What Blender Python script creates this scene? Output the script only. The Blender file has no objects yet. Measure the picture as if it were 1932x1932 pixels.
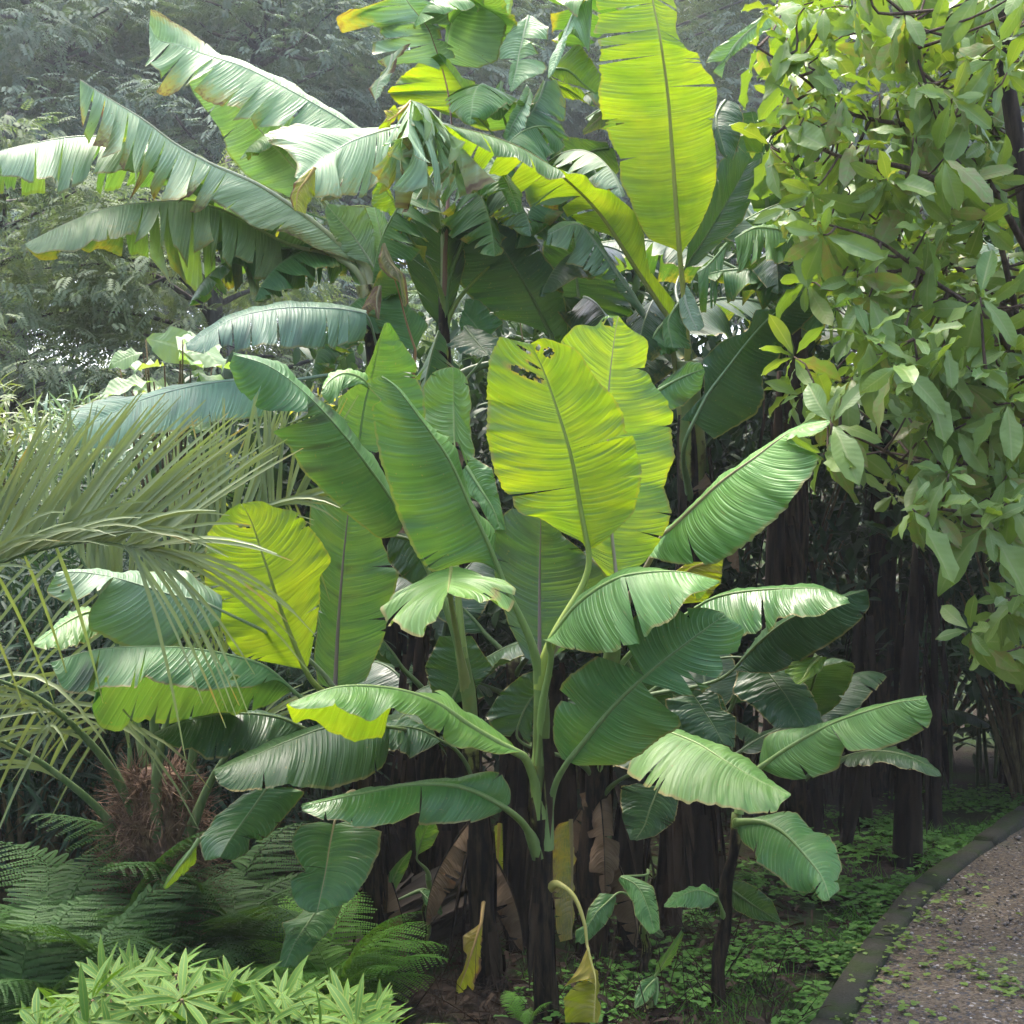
HAZE, SKY, SUN, SUN_EL, SUN_AZ, SUN_ANG, EXPO = .0013, .15, .9, 66., -25., 18., 2.7
import bpy, math, random
import numpy as np
from mathutils import Vector, Matrix
R = math.radians
sc = bpy.context.scene
col = sc.collection
rng = np.random.default_rng(7)
FPX, CH = 2654.0, 1.65          # focal length (reference pixels) and eye height

# ------------------------------------------------------------------ points
CROPS = {'F': (0, 0, 2560), 'a': (0, 0, 900), 'b': (800, 0, 1100), 'c': (1660, 0, 900), 'd': (0, 800, 900),
         'e': (800, 750, 900), 'f': (1660, 800, 900), 'g': (0, 1660, 900), 'h': (800, 1660, 900), 'i': (1660, 1660, 900),
         'j': (800, 0, 550), 'k': (1250, 0, 550), 'm': (800, 450, 550), 'n': (1500, 500, 550), 'o': (1000, 1850, 650)}
def pts(crop, text):
    """survey notes -> reference pixels; 'X:' inside the text switches the sheet"""
    out = []
    for tok in text.split():
        if tok[-1] == ':':
            crop = tok[:-1]; continue
        x, y = map(float, tok.split(','))
        ox, oy, w = CROPS[crop]
        k = w / 1932.0
        out.append(((ox + x * k) / 1.32505, (oy + y * k) / 1.32505))
    return np.array(out)
def at(px, py, D):
    return np.array([(px - 966.0) / FPX * D, D, CH - (py - 966.0) / FPX * D])
def atv(p, D):
    return np.stack([(p[:, 0] - 966.0) / FPX * D, D, CH - (p[:, 1] - 966.0) / FPX * D], 1)
def gz(x, y):
    h = np.maximum(0, np.asarray(y, float) - 9.5)
    return 0.13 * h * np.minimum(1, h / 4) + 0.02 * np.sin(np.asarray(x) * 2.1 + 1) * np.sin(np.asarray(y) * 1.7)

# ------------------------------------------------------------------ objects
def tag(o, label=None, cat=None, group=None, kind=None):
    if label: o['label'] = label
    if cat: o['category'] = cat
    if group: o['group'] = group
    if kind: o['kind'] = kind
    return o
def empty(name, loc, label, cat, group=None):
    o = bpy.data.objects.new(name, None); col.objects.link(o)
    o.location = [float(c) for c in loc]; o.empty_display_size = .1
    return tag(o, label, cat, group)
def mesh_np(name, V, faces, uv=None, attrs=None, smooth=True):
    """V (n,3); faces list of int arrays (m,k); uv per vertex (n,2); attrs {name: (n,)}"""
    me = bpy.data.meshes.new(name)
    V = np.asarray(V, np.float32)
    faces = [np.asarray(f, np.int32) for f in faces if len(f)]
    tot = np.concatenate([np.full(len(f), f.shape[1], np.int32) for f in faces])
    loops = np.concatenate([f.ravel() for f in faces])
    starts = np.concatenate([[0], np.cumsum(tot)[:-1]]).astype(np.int32)
    me.vertices.add(len(V)); me.vertices.foreach_set('co', V.ravel())
    me.loops.add(len(loops)); me.loops.foreach_set('vertex_index', loops)
    me.polygons.add(len(tot)); me.polygons.foreach_set('loop_start', starts)
    me.update(calc_edges=True)
    if uv is not None:
        l = me.uv_layers.new(name='UVMap')
        l.data.foreach_set('uv', np.asarray(uv, np.float32)[loops].ravel())
    for k, a in (attrs or {}).items():
        at_ = me.attributes.new(k, 'FLOAT', 'POINT'); at_.data.foreach_set('value', np.asarray(a, np.float32))
    if smooth: me.polygons.foreach_set('use_smooth', np.ones(len(tot), bool))
    me.validate()
    return me
def link(name, me, mat, parent=None, color=None, origin=None):
    o = bpy.data.objects.new(name, me); col.objects.link(o)
    if mat and not me.materials: me.materials.append(mat)
    if parent: o.parent = parent
    if color is not None: o.color = color
    if origin is not None: o.location = [float(c) for c in origin]
    return o
class MB:
    """collects pieces (V, faces, uv, attr) into one mesh"""
    def __init__(s): s.V = []; s.F = {}; s.UV = []; s.A = {}; s.n = 0
    def add(s, V, faces, uv=None, **attrs):
        V = np.asarray(V, float); s.V.append(V)
        for f in faces:
            f = np.asarray(f)
            if len(f): s.F.setdefault(f.shape[1], []).append(f + s.n)
        s.UV.append(np.zeros((len(V), 2)) if uv is None else np.asarray(uv))
        for k in set(s.A) | set(attrs):
            v = attrs.get(k, 0.0)
            s.A.setdefault(k, [np.zeros(s.n)] if s.n else []).append(np.broadcast_to(np.asarray(v, float), (len(V),)))
        s.n += len(V)
    def mesh(s, name, off=(0, 0, 0), smooth=True):
        return mesh_np(name, np.concatenate(s.V) - np.asarray(off), [np.concatenate(f) for f in s.F.values()],
                       np.concatenate(s.UV), {k: np.concatenate(a) for k, a in s.A.items()}, smooth)
def nrm(v):
    return v / (np.linalg.norm(v, axis=-1, keepdims=True) + 1e-9)
def resamp(P, n, smooth=True):
    P = np.asarray(P, float)
    d = np.concatenate([[0], np.cumsum(np.linalg.norm(np.diff(P[:, :2] if P.shape[1] == 2 else P, axis=0), axis=1))])
    if d[-1] < 1e-9: return np.repeat(P[:1], n, 0)
    t = d / d[-1]; s = np.linspace(0, 1, n)
    if not smooth or len(P) < 3:
        return np.stack([np.interp(s, t, P[:, k]) for k in range(P.shape[1])], 1)
    m = np.zeros_like(P)
    m[1:-1] = (P[2:] - P[:-2]) / np.maximum(1e-9, (t[2:] - t[:-2]))[:, None]
    m[0] = (P[1] - P[0]) / max(1e-9, t[1] - t[0]); m[-1] = (P[-1] - P[-2]) / max(1e-9, t[-1] - t[-2])
    i = np.clip(np.searchsorted(t, s, side='right') - 1, 0, len(P) - 2)
    h = np.maximum(1e-9, t[i + 1] - t[i]); x = ((s - t[i]) / h)[:, None]; h = h[:, None]
    return ((2*x**3 - 3*x**2 + 1) * P[i] + (x**3 - 2*x**2 + x) * h * m[i] + (-2*x**3 + 3*x**2) * P[i+1] + (x**3 - x**2) * h * m[i+1])
def tube(mb, P, rad, ns=7, n=None, smooth=True, flat=1.0, **attrs):
    """swept tube through P with radii rad"""
    P = np.asarray(P, float); rad = np.asarray(rad, float)
    if n:
        tt = np.linspace(0, 1, len(rad)); P2 = resamp(P, n); rad = np.interp(np.linspace(0, 1, n), tt, rad); P = P2
    T = nrm(np.gradient(P, axis=0))
    ref = np.array([0.3, -1.0, 0.2]); U = nrm(np.cross(T, ref)); W = np.cross(U, T)
    a = np.linspace(0, 2*np.pi, ns, endpoint=False)
    ring = P[:, None] + rad[:, None, None] * (np.cos(a)[None, :, None] * U[:, None] + flat * np.sin(a)[None, :, None] * W[:, None])
    m = len(P); idx = np.arange(m * ns).reshape(m, ns); nx = np.roll(idx, -1, 1)
    q = np.stack([idx[:-1], nx[:-1], nx[1:], idx[1:]], -1).reshape(-1, 4)
    L = np.concatenate([[0], np.cumsum(np.linalg.norm(np.diff(P, axis=0), axis=1))])
    uv = np.stack([np.repeat(L, ns), np.tile(a / (2*np.pi), m)], 1)
    at2 = {k: (np.repeat(np.interp(np.linspace(0, 1, m), np.linspace(0, 1, len(v)), v), ns) if np.ndim(v) else v) for k, v in attrs.items()}
    mb.add(ring.reshape(-1, 3), [q, idx[-1][None, ::-1] if ns <= 4 else np.stack([np.full(ns - 2, idx[-1][0]), idx[-1][1:-1], idx[-1][2:]], 1)], uv, **at2)

# ------------------------------------------------------------------ materials
def newmat(name):
    m = bpy.data.materials.new(name); m.use_nodes = True
    nt = m.node_tree; nt.nodes.clear()
    return m, nt
class N:
    def __init__(s, nt): s.nt = nt
    def __call__(s, t, **kw):
        n = s.nt.nodes.new(t)
        for k, v in kw.items():
            if k[:2] == 'i_':
                key = k[2:]; key = int(key) if key.isdigit() else key.replace('_', ' ')
                s.set(n.inputs[key], v)
            else: setattr(n, k, v)
        return n
    def set(s, inp, v):
        if hasattr(v, 'is_linked') or isinstance(v, bpy.types.NodeSocket): s.nt.links.new(v, inp)
        else: inp.default_value = v
    def math(s, op, a, b=None, c=None, clamp=False):
        n = s.nt.nodes.new('ShaderNodeMath'); n.operation = op; n.use_clamp = clamp
        for i, v in enumerate((a, b, c)):
            if v is not None: s.set(n.inputs[i], v)
        return n.outputs[0]
    def mix(s, f, a, b, mode='MIX'):
        n = s.nt.nodes.new('ShaderNodeMix'); n.data_type = 'RGBA'; n.blend_type = mode
        for i, v in ((0, f), (6, a), (7, b)):
            if isinstance(v, tuple) and len(v) == 3: v = (*v, 1)
            s.set(n.inputs[i], v)
        return n.outputs[2]
    def ramp(s, f, lo, hi):
        n = s.nt.nodes.new('ShaderNodeMapRange'); n.interpolation_type = 'SMOOTHSTEP'
        s.set(n.inputs[0], f); n.inputs[1].default_value = lo; n.inputs[2].default_value = hi
        return n.outputs[0]
    def noise(s, vec, scale, detail=2, rough=.5):
        n = s.nt.nodes.new('ShaderNodeTexNoise'); n.inputs['Scale'].default_value = scale
        n.inputs['Detail'].default_value = detail; n.inputs['Roughness'].default_value = rough
        if vec is not None: s.set(n.inputs['Vector'], vec)
        return n.outputs[0]
    def vec(s, x, y, z=0.0):
        n = s.nt.nodes.new('ShaderNodeCombineXYZ')
        for i, v in enumerate((x, y, z)): s.set(n.inputs[i], v)
        return n.outputs[0]
    def hsv(s, c, h=.5, sa=1., v=1.):
        n = s.nt.nodes.new('ShaderNodeHueSaturation')
        s.set(n.inputs['Color'], c); s.set(n.inputs['Hue'], h); s.set(n.inputs['Saturation'], sa); s.set(n.inputs['Value'], v)
        return n.outputs[0]

def sheet_shader(g, colr, trans, fac, rough, height=None, bump=.3, spec=.5, dist=.003):
    """thin two-sided leaf: gloss + diffuse mixed with light passing through"""
    p = g('ShaderNodeBsdfPrincipled', i_Base_Color=colr, i_Roughness=rough)
    p.inputs['Specular IOR Level'].default_value = spec
    t = g('ShaderNodeBsdfTranslucent', i_Color=trans)
    if height is not None:
        b = g('ShaderNodeBump', i_Height=height, i_Strength=bump, i_Distance=dist)
        g.set(p.inputs['Normal'], b.outputs[0]); g.set(t.inputs['Normal'], b.outputs[0])
    mx = g('ShaderNodeMixShader', i_0=fac, i_1=p.outputs[0], i_2=t.outputs[0])
    out = g('ShaderNodeOutputMaterial'); g.set(out.inputs[0], mx.outputs[0])

def banana_mat(name, fac, rough, trans=(.40, .56, .015), spec=.42):
    m, nt = newmat(name); g = N(nt)
    uv = g('ShaderNodeUVMap').outputs[0]
    sx = g('ShaderNodeSeparateXYZ', i_0=uv); u, v = sx.outputs[0], sx.outputs[1]
    oi = g('ShaderNodeObjectInfo'); rnd = oi.outputs['Random']
    r50 = g.math('MULTIPLY', rnd, 57.0)
    av = g.math('ABSOLUTE', v)
    uc = g.math('SUBTRACT', u, g.math('MULTIPLY', g.math('MULTIPLY', av, av), .045))   # lateral veins sweep to the tip
    side = g.math('MULTIPLY', g.math('SIGN', v), 9.0)
    pl = g.noise(g.vec(g.math('MULTIPLY', uc, 85.0), g.math('MULTIPLY', av, .8), g.math('ADD', r50, side)), 1.0, 2, .6)
    fine = g.noise(g.vec(g.math('MULTIPLY', uc, 330.0), g.math('MULTIPLY', av, .6), r50), 1.0, 1)
    sine = g.math('SINE', g.math('MULTIPLY_ADD', pl, 4.0, g.math('MULTIPLY', uc, 2*math.pi/.0165)))
    ridge = g.math('POWER', g.math('MULTIPLY_ADD', sine, .5, .5), 5.0)
    patch0 = g.ramp(g.noise(g.vec(g.math('MULTIPLY', uc, 11.0), g.math('MULTIPLY', av, 1.6), g.math('ADD', r50, 7.0)), 1.0, 2), .38, .66)
    swell = g.noise(g.vec(g.math('MULTIPLY', uc, 16.0), g.math('MULTIPLY', av, .9), g.math('ADD', r50, side)), 1.0, 1)
    hgt = g.math('ADD', g.math('MULTIPLY', pl, 1.3), g.math('MULTIPLY_ADD', g.math('MULTIPLY', ridge, patch0), .55, g.math('MULTIPLY_ADD', swell, 5.0, g.math('MULTIPLY', fine, .2))))
    broad = g.noise(g.vec(g.math('MULTIPLY', uc, 7.0), g.math('MULTIPLY', v, 1.3), r50), 1.0, 3)
    patch = g.noise(g.vec(g.math('MULTIPLY', uc, 13.0), g.math('MULTIPLY', av, .55), g.math('ADD', r50, 3.0)), 1.0, 2)
    dry = g('ShaderNodeAttribute', attribute_name='dry').outputs['Fac']
    base = oi.outputs['Color']
    k = g.math('MULTIPLY_ADD', broad, .7, g.math('MULTIPLY_ADD', pl, .8, .25))
    c = g.hsv(base, g.math('MULTIPLY_ADD', broad, -.05, .525), 1.0, k)
    c = g.mix(g.math('MULTIPLY', g.math('MULTIPLY', ridge, patch0), .45), c, g.hsv(base, .50, .75, 2.3))
    blot = g.math('MULTIPLY', g.ramp(patch, .56, .70), g.math('SUBTRACT', 1.0, oi.outputs['Alpha']))
    c = g.mix(g.math('MULTIPLY', blot, .8), c, (.022, .024, .026))
    near_rib = g.math('SUBTRACT', 1.0, g.ramp(av, .0, .09))
    c = g.mix(g.math('MULTIPLY', near_rib, .35), c, g.hsv(base, .47, .8, 2.4))
    spot = g.noise(g.vec(g.math('MULTIPLY', u, 60.0), g.math('MULTIPLY', v, 14.0), r50), 1.0, 2)
    edge = g.math('MULTIPLY', g.ramp(g.math('MULTIPLY_ADD', spot, .06, av), .97, 1.01), g.ramp(broad, .3, .5)); speck = g.noise(g.vec(g.math('MULTIPLY', u, 110.0), g.math('MULTIPLY', v, 26.0), r50), 1.0, 1); scar = g.noise(g.vec(g.math('MULTIPLY', uc, 150.0), g.math('MULTIPLY', av, 3.0), g.math('ADD', r50, 11.0)), 1.0, 2); edge = g.math('MAXIMUM', edge, g.math('MAXIMUM', g.math('MULTIPLY', g.ramp(speck, .70, .77), .9), g.math('MULTIPLY', g.ramp(scar, .70, .78), .6)))
    c = g.mix(g.math('MULTIPLY', edge, .8), c, (.27, .20, .06))
    dd = g.ramp(g.math('ADD', dry, g.math('MULTIPLY_ADD', spot, .9, g.math('MULTIPLY_ADD', patch, .5, -.7))), .35, .75)
    dd = g.math('MULTIPLY', dd, g.ramp(dry, .02, .2))
    halo = g.math('MULTIPLY', g.ramp(g.math('ADD', dry, g.math('MULTIPLY_ADD', spot, .6, g.math('MULTIPLY_ADD', patch, .6, -.6))), .05, .5), g.ramp(dry, .01, .15))
    c = g.mix(g.math('MULTIPLY', halo, .7), c, (.26, .22, .045))
    brown = g.mix(fine, (.085, .052, .028), (.23, .155, .085))
    c = g.mix(dd, c, brown)
    tr = g.hsv((*trans, 1), g.math('MULTIPLY_ADD', broad, -.09, .545), 1.0, g.math('MULTIPLY_ADD', broad, .7, g.math('MULTIPLY_ADD', pl, .8, .27)))
    tr = g.mix(g.math('MULTIPLY', blot, .75), tr, (.05, .06, .01))
    tr = g.mix(g.math('MULTIPLY', halo, .7), tr, (.62, .50, .02))
    tr = g.mix(dd, tr, (.20, .09, .03))
    rg = g.math('MULTIPLY_ADD', fine, .12, g.math('MULTIPLY_ADD', broad, .18, rough - .12))
    rg = g.mix(dd, g.vec(rg, rg, rg), (.8, .8, .8))
    sheet_shader(g, c, tr, fac, rg, hgt, .6, spec, .005)
    return m
def foliage_mat(name, ca, cb, trans, fac, rough=.45, rib=None, spec=.4, margin=None, extra=None, vein=.25):
    """leaf with a random mix between two colours per leaf; optional rib / margin tint across v"""
    m, nt = newmat(name); g = N(nt)
    rn = g('ShaderNodeAttribute', attribute_name='rnd').outputs['Fac']
    uv = g('ShaderNodeUVMap').outputs[0]
    sx = g('ShaderNodeSeparateXYZ', i_0=uv); u, v = sx.outputs[0], sx.outputs[1]
    av = g.math('ABSOLUTE', v)
    geo = g('ShaderNodeTexCoord').outputs['Object']
    nz = g.noise(geo, 9.0, 2)
    f = g.math('MULTIPLY_ADD', nz, .5, g.math('MULTIPLY_ADD', rn, .9, -.2), clamp=True)
    c = g.mix(f, ca, cb)
    tr = g.hsv((*trans, 1), g.math('MULTIPLY_ADD', rn, .04, .48), 1.0, g.math('MULTIPLY_ADD', nz, .6, .7))
    if extra:     # some leaves aged
        e = g.ramp(rn, extra[0], extra[0] + .06)
        spot = g.noise(geo, 40.0, 3)
        e = g.math('MULTIPLY', e, g.ramp(spot, .3, .65))
        c = g.mix(e, c, extra[1]); tr = g.mix(e, tr, extra[2])
    h = None
    if rib:
        k = g.math('SUBTRACT', 1.0, g.ramp(av, .03, .13))
        c = g.mix(g.math('MULTIPLY', k, .8), c, rib)
        h = g.math('ADD', g.math('SINE', g.math('MULTIPLY', g.math('SUBTRACT', u, g.math('MULTIPLY', av, .12)), 75.0)), g.math('MULTIPLY', k, -3.0))
    if margin:
        c = g.mix(g.math('MULTIPLY', g.ramp(av, .72, .95), .7), c, margin)
    sheet_shader(g, c, tr, fac, rough, h, vein, spec, .002)
    return m
def bark_mat(name, ca, cb, scale=30., rough=.85, stretch=.15, bump=.6):
    m, nt = newmat(name); g = N(nt)
    geo = g('ShaderNodeTexCoord').outputs['Object']
    mp = g('ShaderNodeMapping', i_Vector=geo); mp.inputs['Scale'].default_value = (1, 1, stretch)
    n1 = g.noise(mp.outputs[0], scale, 5, .65); n2 = g.noise(mp.outputs[0], scale * .2, 3)
    c = g.mix(g.ramp(g.math('MULTIPLY_ADD', n1, 1.0, g.math('MULTIPLY', n2, .5)), .55, .98), ca, cb)
    b = g('ShaderNodeBump', i_Height=n1, i_Strength=bump, i_Distance=.012)
    p = g('ShaderNodeBsdfPrincipled', i_Base_Color=c, i_Roughness=rough, i_Normal=b.outputs[0])
    p.inputs['Specular IOR Level'].default_value = .12
    out = g('ShaderNodeOutputMaterial', i_0=p.outputs[0])
    return m
def stem_mat():
    """banana pseudostem and leaf stalks: green sheath turning to dead black-brown where dry = 1"""
    m, nt = newmat('banana_stem'); g = N(nt)
    geo = g('ShaderNodeTexCoord').outputs['Object']
    mp = g('ShaderNodeMapping', i_Vector=geo); mp.inputs['Scale'].default_value = (1, 1, .12)
    n1 = g.noise(mp.outputs[0], 45., 4, .6); n2 = g.noise(geo, 22., 4, .6); n3 = g.noise(mp.outputs[0], 14., 3)
    dry = g('ShaderNodeAttribute', attribute_name='dry').outputs['Fac']
    oi = g('ShaderNodeObjectInfo')
    gr = g.mix(n1, g.hsv(oi.outputs['Color'], .5, 1., .75), g.hsv(oi.outputs['Color'], .48, .95, 1.35))
    d = g.ramp(g.math('ADD', dry, g.math('MULTIPLY_ADD', n2, .7, g.math('MULTIPLY_ADD', n3, .7, -.7))), .42, .58)
    n4 = g.noise(mp.outputs[0], 120., 3, .6)
    dk = g.mix(g.ramp(g.math('ADD', n1, g.math('MULTIPLY', n4, .5)), .62, .95), (.003, .0025, .002), (.045, .030, .016))
    ye = g.mix(n2, (.13, .12, .02), (.22, .17, .03))
    halo = g.ramp(g.math('ADD', dry, g.math('MULTIPLY_ADD', n2, .7, g.math('MULTIPLY_ADD', n3, .7, -.7))), .25, .45)
    c = g.mix(g.math('MULTIPLY', halo, .6), gr, ye)
    c = g.mix(d, c, dk)
    b = g('ShaderNodeBump', i_Height=n1, i_Strength=.4, i_Distance=.006)
    p = g('ShaderNodeBsdfPrincipled', i_Base_Color=c, i_Roughness=g.math('MULTIPLY_ADD', d, .35, .42), i_Normal=b.outputs[0])
    g.set(p.inputs['Specular IOR Level'], g.math('MULTIPLY_ADD', d, -.3, .4))
    g('ShaderNodeOutputMaterial', i_0=p.outputs[0])
    return m
M_ = {}
M_['young'] = banana_mat('banana_blade_young', .42, .42, (.29, .42, .006))
M_['leaf'] = banana_mat('banana_blade', .32, .44, (.115, .225, .018))
M_['dark'] = banana_mat('banana_blade_glossy', .18, .31, (.07, .16, .012), .38)
M_['stem'] = stem_mat()
# upper-face colour by kind; 'pale' has sky gloss and haze painted in (alpha below 1 = dusky purple blotches)
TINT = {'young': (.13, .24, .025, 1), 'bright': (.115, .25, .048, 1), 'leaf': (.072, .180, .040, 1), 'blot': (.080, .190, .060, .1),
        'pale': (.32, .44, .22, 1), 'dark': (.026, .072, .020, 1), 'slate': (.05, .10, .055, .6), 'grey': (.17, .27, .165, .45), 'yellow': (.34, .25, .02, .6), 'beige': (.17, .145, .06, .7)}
# ------------------------------------------------------------------ leaf templates
def tmpl(nl, nw, prof, fold=.12, curl=-.25, wave=0.):
    """unit leaf along +x, width +-1 scaled later (y), normal z; returns V, quads, uv"""
    t = np.linspace(0, 1, nl + 1); w = prof(t)
    j = np.linspace(-1, 1, 2 * nw + 1)
    X = np.repeat(t[:, None], len(j), 1); Y = w[:, None] * j[None]
    Z = curl * t[:, None]**2 + 0 * Y; F = fold * np.abs(Y) + wave * 3 * np.sin(t * 17)[:, None] * j[None]**2 * np.sign(j)[None]
    idx = np.arange(X.size).reshape(X.shape)
    q = np.stack([idx[:-1, :-1], idx[1:, :-1], idx[1:, 1:], idx[:-1, 1:]], -1).reshape(-1, 4)
    V = np.stack([X, Y, Z, F], -1).reshape(-1, 4)
    return V, q, np.stack([X, np.broadcast_to(j[None], X.shape)], -1).reshape(-1, 2)
def frames(D, up, roll=None):
    X = nrm(D); Y = nrm(np.cross(up, X)); Z = np.cross(X, Y)
    if roll is not None:
        c, s = np.cos(roll)[:, None], np.sin(roll)[:, None]
        Y, Z = Y * c + Z * s, Z * c - Y * s
    return X, Y, Z
def scatter(mb, T, O, X, Y, Z, L, W, rnd, H=None):
    V, q, uv = T; n = len(O); k = len(V); H = L if H is None else H
    P = O[:, None] + V[None, :, 0:1] * (X * L[:, None])[:, None] + V[None, :, 1:2] * (Y * W[:, None])[:, None] + V[None, :, 2:3] * (Z * H[:, None])[:, None]
    if V.shape[1] > 3: P = P + V[None, :, 3:4] * (Z * W[:, None])[:, None]
    F = (q[None] + (np.arange(n) * k)[:, None, None]).reshape(-1, q.shape[1])
    u = np.tile(uv, (n, 1))
    mb.add(P.reshape(-1, 3), [F], u, rnd=np.repeat(rnd, k))
lance = lambda t: np.sin(np.pi * np.clip(t, 0, 1) ** .85) ** .8 * .5
obov = lambda t: (np.sin(np.pi * t ** 1.35) ** .75 * .5) * (t < .999) + 0
T_LANCE = tmpl(5, 1, lance, .3, -.22)
T_OBOV = [tmpl(7, 2, obov, .25, -.30, .03), tmpl(7, 2, obov, .45, -.12, .05), tmpl(7, 2, obov, -.10, -.45, .04)]
T_SMALL = (np.array([[0, 0, 0], [.45, .5, .04], [1, 0, -.12], [.45, -.5, .04]]), np.array([[0, 3, 2, 1]]), np.array([[0, 0], [.5, 1], [1, 0], [.5, -1]]))
T_STRIP = tmpl(4, 1, lambda t: .5 * (1 - t ** 3) + 0 * t, .5, -.3)
def pinnate(n=6, droop=-.25, lw=.10):
    """a compound leaf of 2n+1 leaflets as one template"""
    Vs, qs, us = [], [], []; k = 0
    for i in range(n + 1):
        x = .15 + .8 * i / n
        for s in ((-1, 1) if i < n else (0,)):
            ang = s * R(62 - 14 * i / n); l = .30 * (1 - .35 * abs(i / n - .4))
            c, sn = math.cos(ang), math.sin(ang)
            V = T_SMALL[0] * np.array([l, lw, l])
            V = np.stack([x + V[:, 0]*c - V[:, 1]*sn, V[:, 0]*sn + V[:, 1]*c, V[:, 2] - .35 * np.hypot(V[:, 0], 0) * .3], 1)
            V[:, 2] += droop * V[:, 0]**2
            Vs.append(V); qs.append(T_SMALL[1] + k); us.append(T_SMALL[2]); k += 4
    return np.concatenate(Vs), np.concatenate(qs), np.concatenate(us)
T_PIN = pinnate(6)
def rand_dirs(n, rg, zlo=-1., zhi=1.):
    z = rg.uniform(zlo, zhi, n); a = rg.uniform(0, 2*np.pi, n); r = np.sqrt(1 - z*z)
    return np.stack([r*np.cos(a), r*np.sin(a), z], 1)
UP = np.array([0, 0, 1.])

M_PEEL = bark_mat('peeling_sheath', (.005, .004, .003), (.05, .033, .019), 40., .9, .08)
# ------------------------------------------------------------------ banana leaves
def blade_mesh(M, A, B, nu=56, nv=7, bulge=.12, wav=.05, ta=(), tb=(), gap=.012, loose=.5, dry=0., dryall=0., holes=(), seed=0, off=(0, 0, 0), up=None, nicks=True):
    """M, A, B: (n,3) curves base -> tip of the midrib and of the two margins; ta / tb: where each side is torn"""
    rg = np.random.default_rng(seed)
    S = np.linspace(0, 1, len(M))
    L = np.concatenate([[0], np.cumsum(np.linalg.norm(np.diff(M, axis=0), axis=1))])
    f = lambda C, s: np.stack([np.interp(s, S, C[:, k]) for k in range(3)], -1)
    mb = MB(); ph = rg.uniform(0, 6.3, 8); fr = rg.uniform(.7, 1.3, 8) * np.array([2, 3.5, 5, 8, 11, 15, 22, 31])
    am = np.array([1, .9, .7, .5, .35, .25, .15, .1])
    upv = np.array([0, -.35, 1.]) if up is None else np.asarray(up, float)
    for sgn, E, tears in ((1, A, ta), (-1, B, tb)):
        nk = [(float(q), rg.uniform(.45, .88)) for q in rg.uniform(.12, .95, rg.integers(2, 6) if nicks else 0)]
        cl = sorted([(0., 0.), (1., 0.)] + [(float(q), 0.) for q in tears] + [q for q in nk if all(abs(q[0] - z) > .03 for z in tears)])
        for (s0, q0), (s1, q1) in zip(cl[:-1], cl[1:]):
            nc = max(4, int(round((s1 - s0) * nu)))
            t = np.linspace(0, 1, nc + 1)[:, None]; v = np.linspace(0, 1, nv + 1)[None, :]
            torn0, torn1 = s0 > 0, s1 < 1
            f0 = torn0 and q0 == 0; f1 = torn1 and q1 == 0
            va = np.clip((v - q0) / (1 - q0), 0, 1) ** 1.1 * (1 if f0 else .6); vb = np.clip((v - q1) / (1 - q1), 0, 1) ** 1.1 * (1 if f1 else .6)
            inw = gap * (np.where(t < .5, 1 - 2*t, 0) * torn0 * va * rg.uniform(.3, 1.6) - np.where(t > .5, 2*t - 1, 0) * torn1 * vb * rg.uniform(.3, 1.6))
            s = np.clip(s0 + (s1 - s0) * t + inw, 0, 1)
            lo = loose * (f0 or f1) * (.35 if not (f0 and f1) and (s1 - s0) < .2 and (torn0 and torn1) else 1)
            shift = rg.normal(0, .02) * lo * v ** 1.5 * np.sin(np.pi * np.clip(s, 0, 1))
            se = np.clip(s + shift, 0, 1)
            m = f(M, s); e = f(E, se)
            ln = 1 + lo * rg.normal(0, .10)
            e = m + (e - m) * ln
            d = e - m; w = np.linalg.norm(d, axis=-1, keepdims=True)
            T = f(np.gradient(M, axis=0), s)
            n = nrm(np.cross(nrm(T), nrm(d))); n = np.where((n @ upv)[..., None] < 0, -n, n)
            vv = v[..., None]
            c = (m + e) / 2 + n * w * (bulge + lo * rg.normal(0, .10))
            P = (1 - vv)**2 * m + 2*vv*(1 - vv) * c + vv**2 * e
            wv = sum(a * np.sin(2*np.pi*q*s + p + sgn) for a, q, p in zip(am, fr, ph))
            tw = lo * rg.normal(0, .22) + lo * rg.normal(0, .25) * (2*t - 1)
            taper = np.sin(np.pi * np.clip(s, .02, .98)) ** .4
            P = P + n * w * vv**2 * ((wav * wv * taper + tw * v)[..., None])
            edge_j = rg.normal(0, .008, (nc + 1, 1)) * (v > .99)
            P = P + d * edge_j[..., None]
            u = np.interp(s, S, L)
            dr = dryall + dry * np.clip((v - .35) / .65, 0, 1) ** 1.5 * rg.choice([0., .3, .7, 1.1]) + 0 * t
            idx = np.arange((nc + 1) * (nv + 1)).reshape(nc + 1, nv + 1)
            q = np.stack([idx[:-1, :-1], idx[1:, :-1], idx[1:, 1:], idx[:-1, 1:]], -1)
            keep = np.ones((nc, nv), bool)
            cs = (s[:-1, :-1] + s[1:, 1:]) / 2; cv = np.broadcast_to((v[:, :-1] + v[:, 1:]) / 2, cs.shape)
            for hs, s_c, v_c, rs, rv in holes:
                if hs == sgn:
                    rr = ((cs - s_c) / rs) ** 2 + ((cv - v_c) / rv) ** 2
                    keep &= rr > 1 + .5 * np.sin(cv * 40 + cs * 90)
                    dr = dr + .55 * np.exp(-np.maximum(0, ((s - s_c) / rs)**2 + ((v - v_c) / rv)**2 - .8) * 1.2)
            q = q[keep].reshape(-1, 4)
            if sgn < 0: q = q[:, ::-1]
            mb.add(P.reshape(-1, 3), [q], np.stack([u, np.broadcast_to(sgn * v, u.shape)], -1).reshape(-1, 2), dry=np.broadcast_to(dr, u.shape).ravel())
    return mb.mesh('leaf_blade', off)

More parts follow.
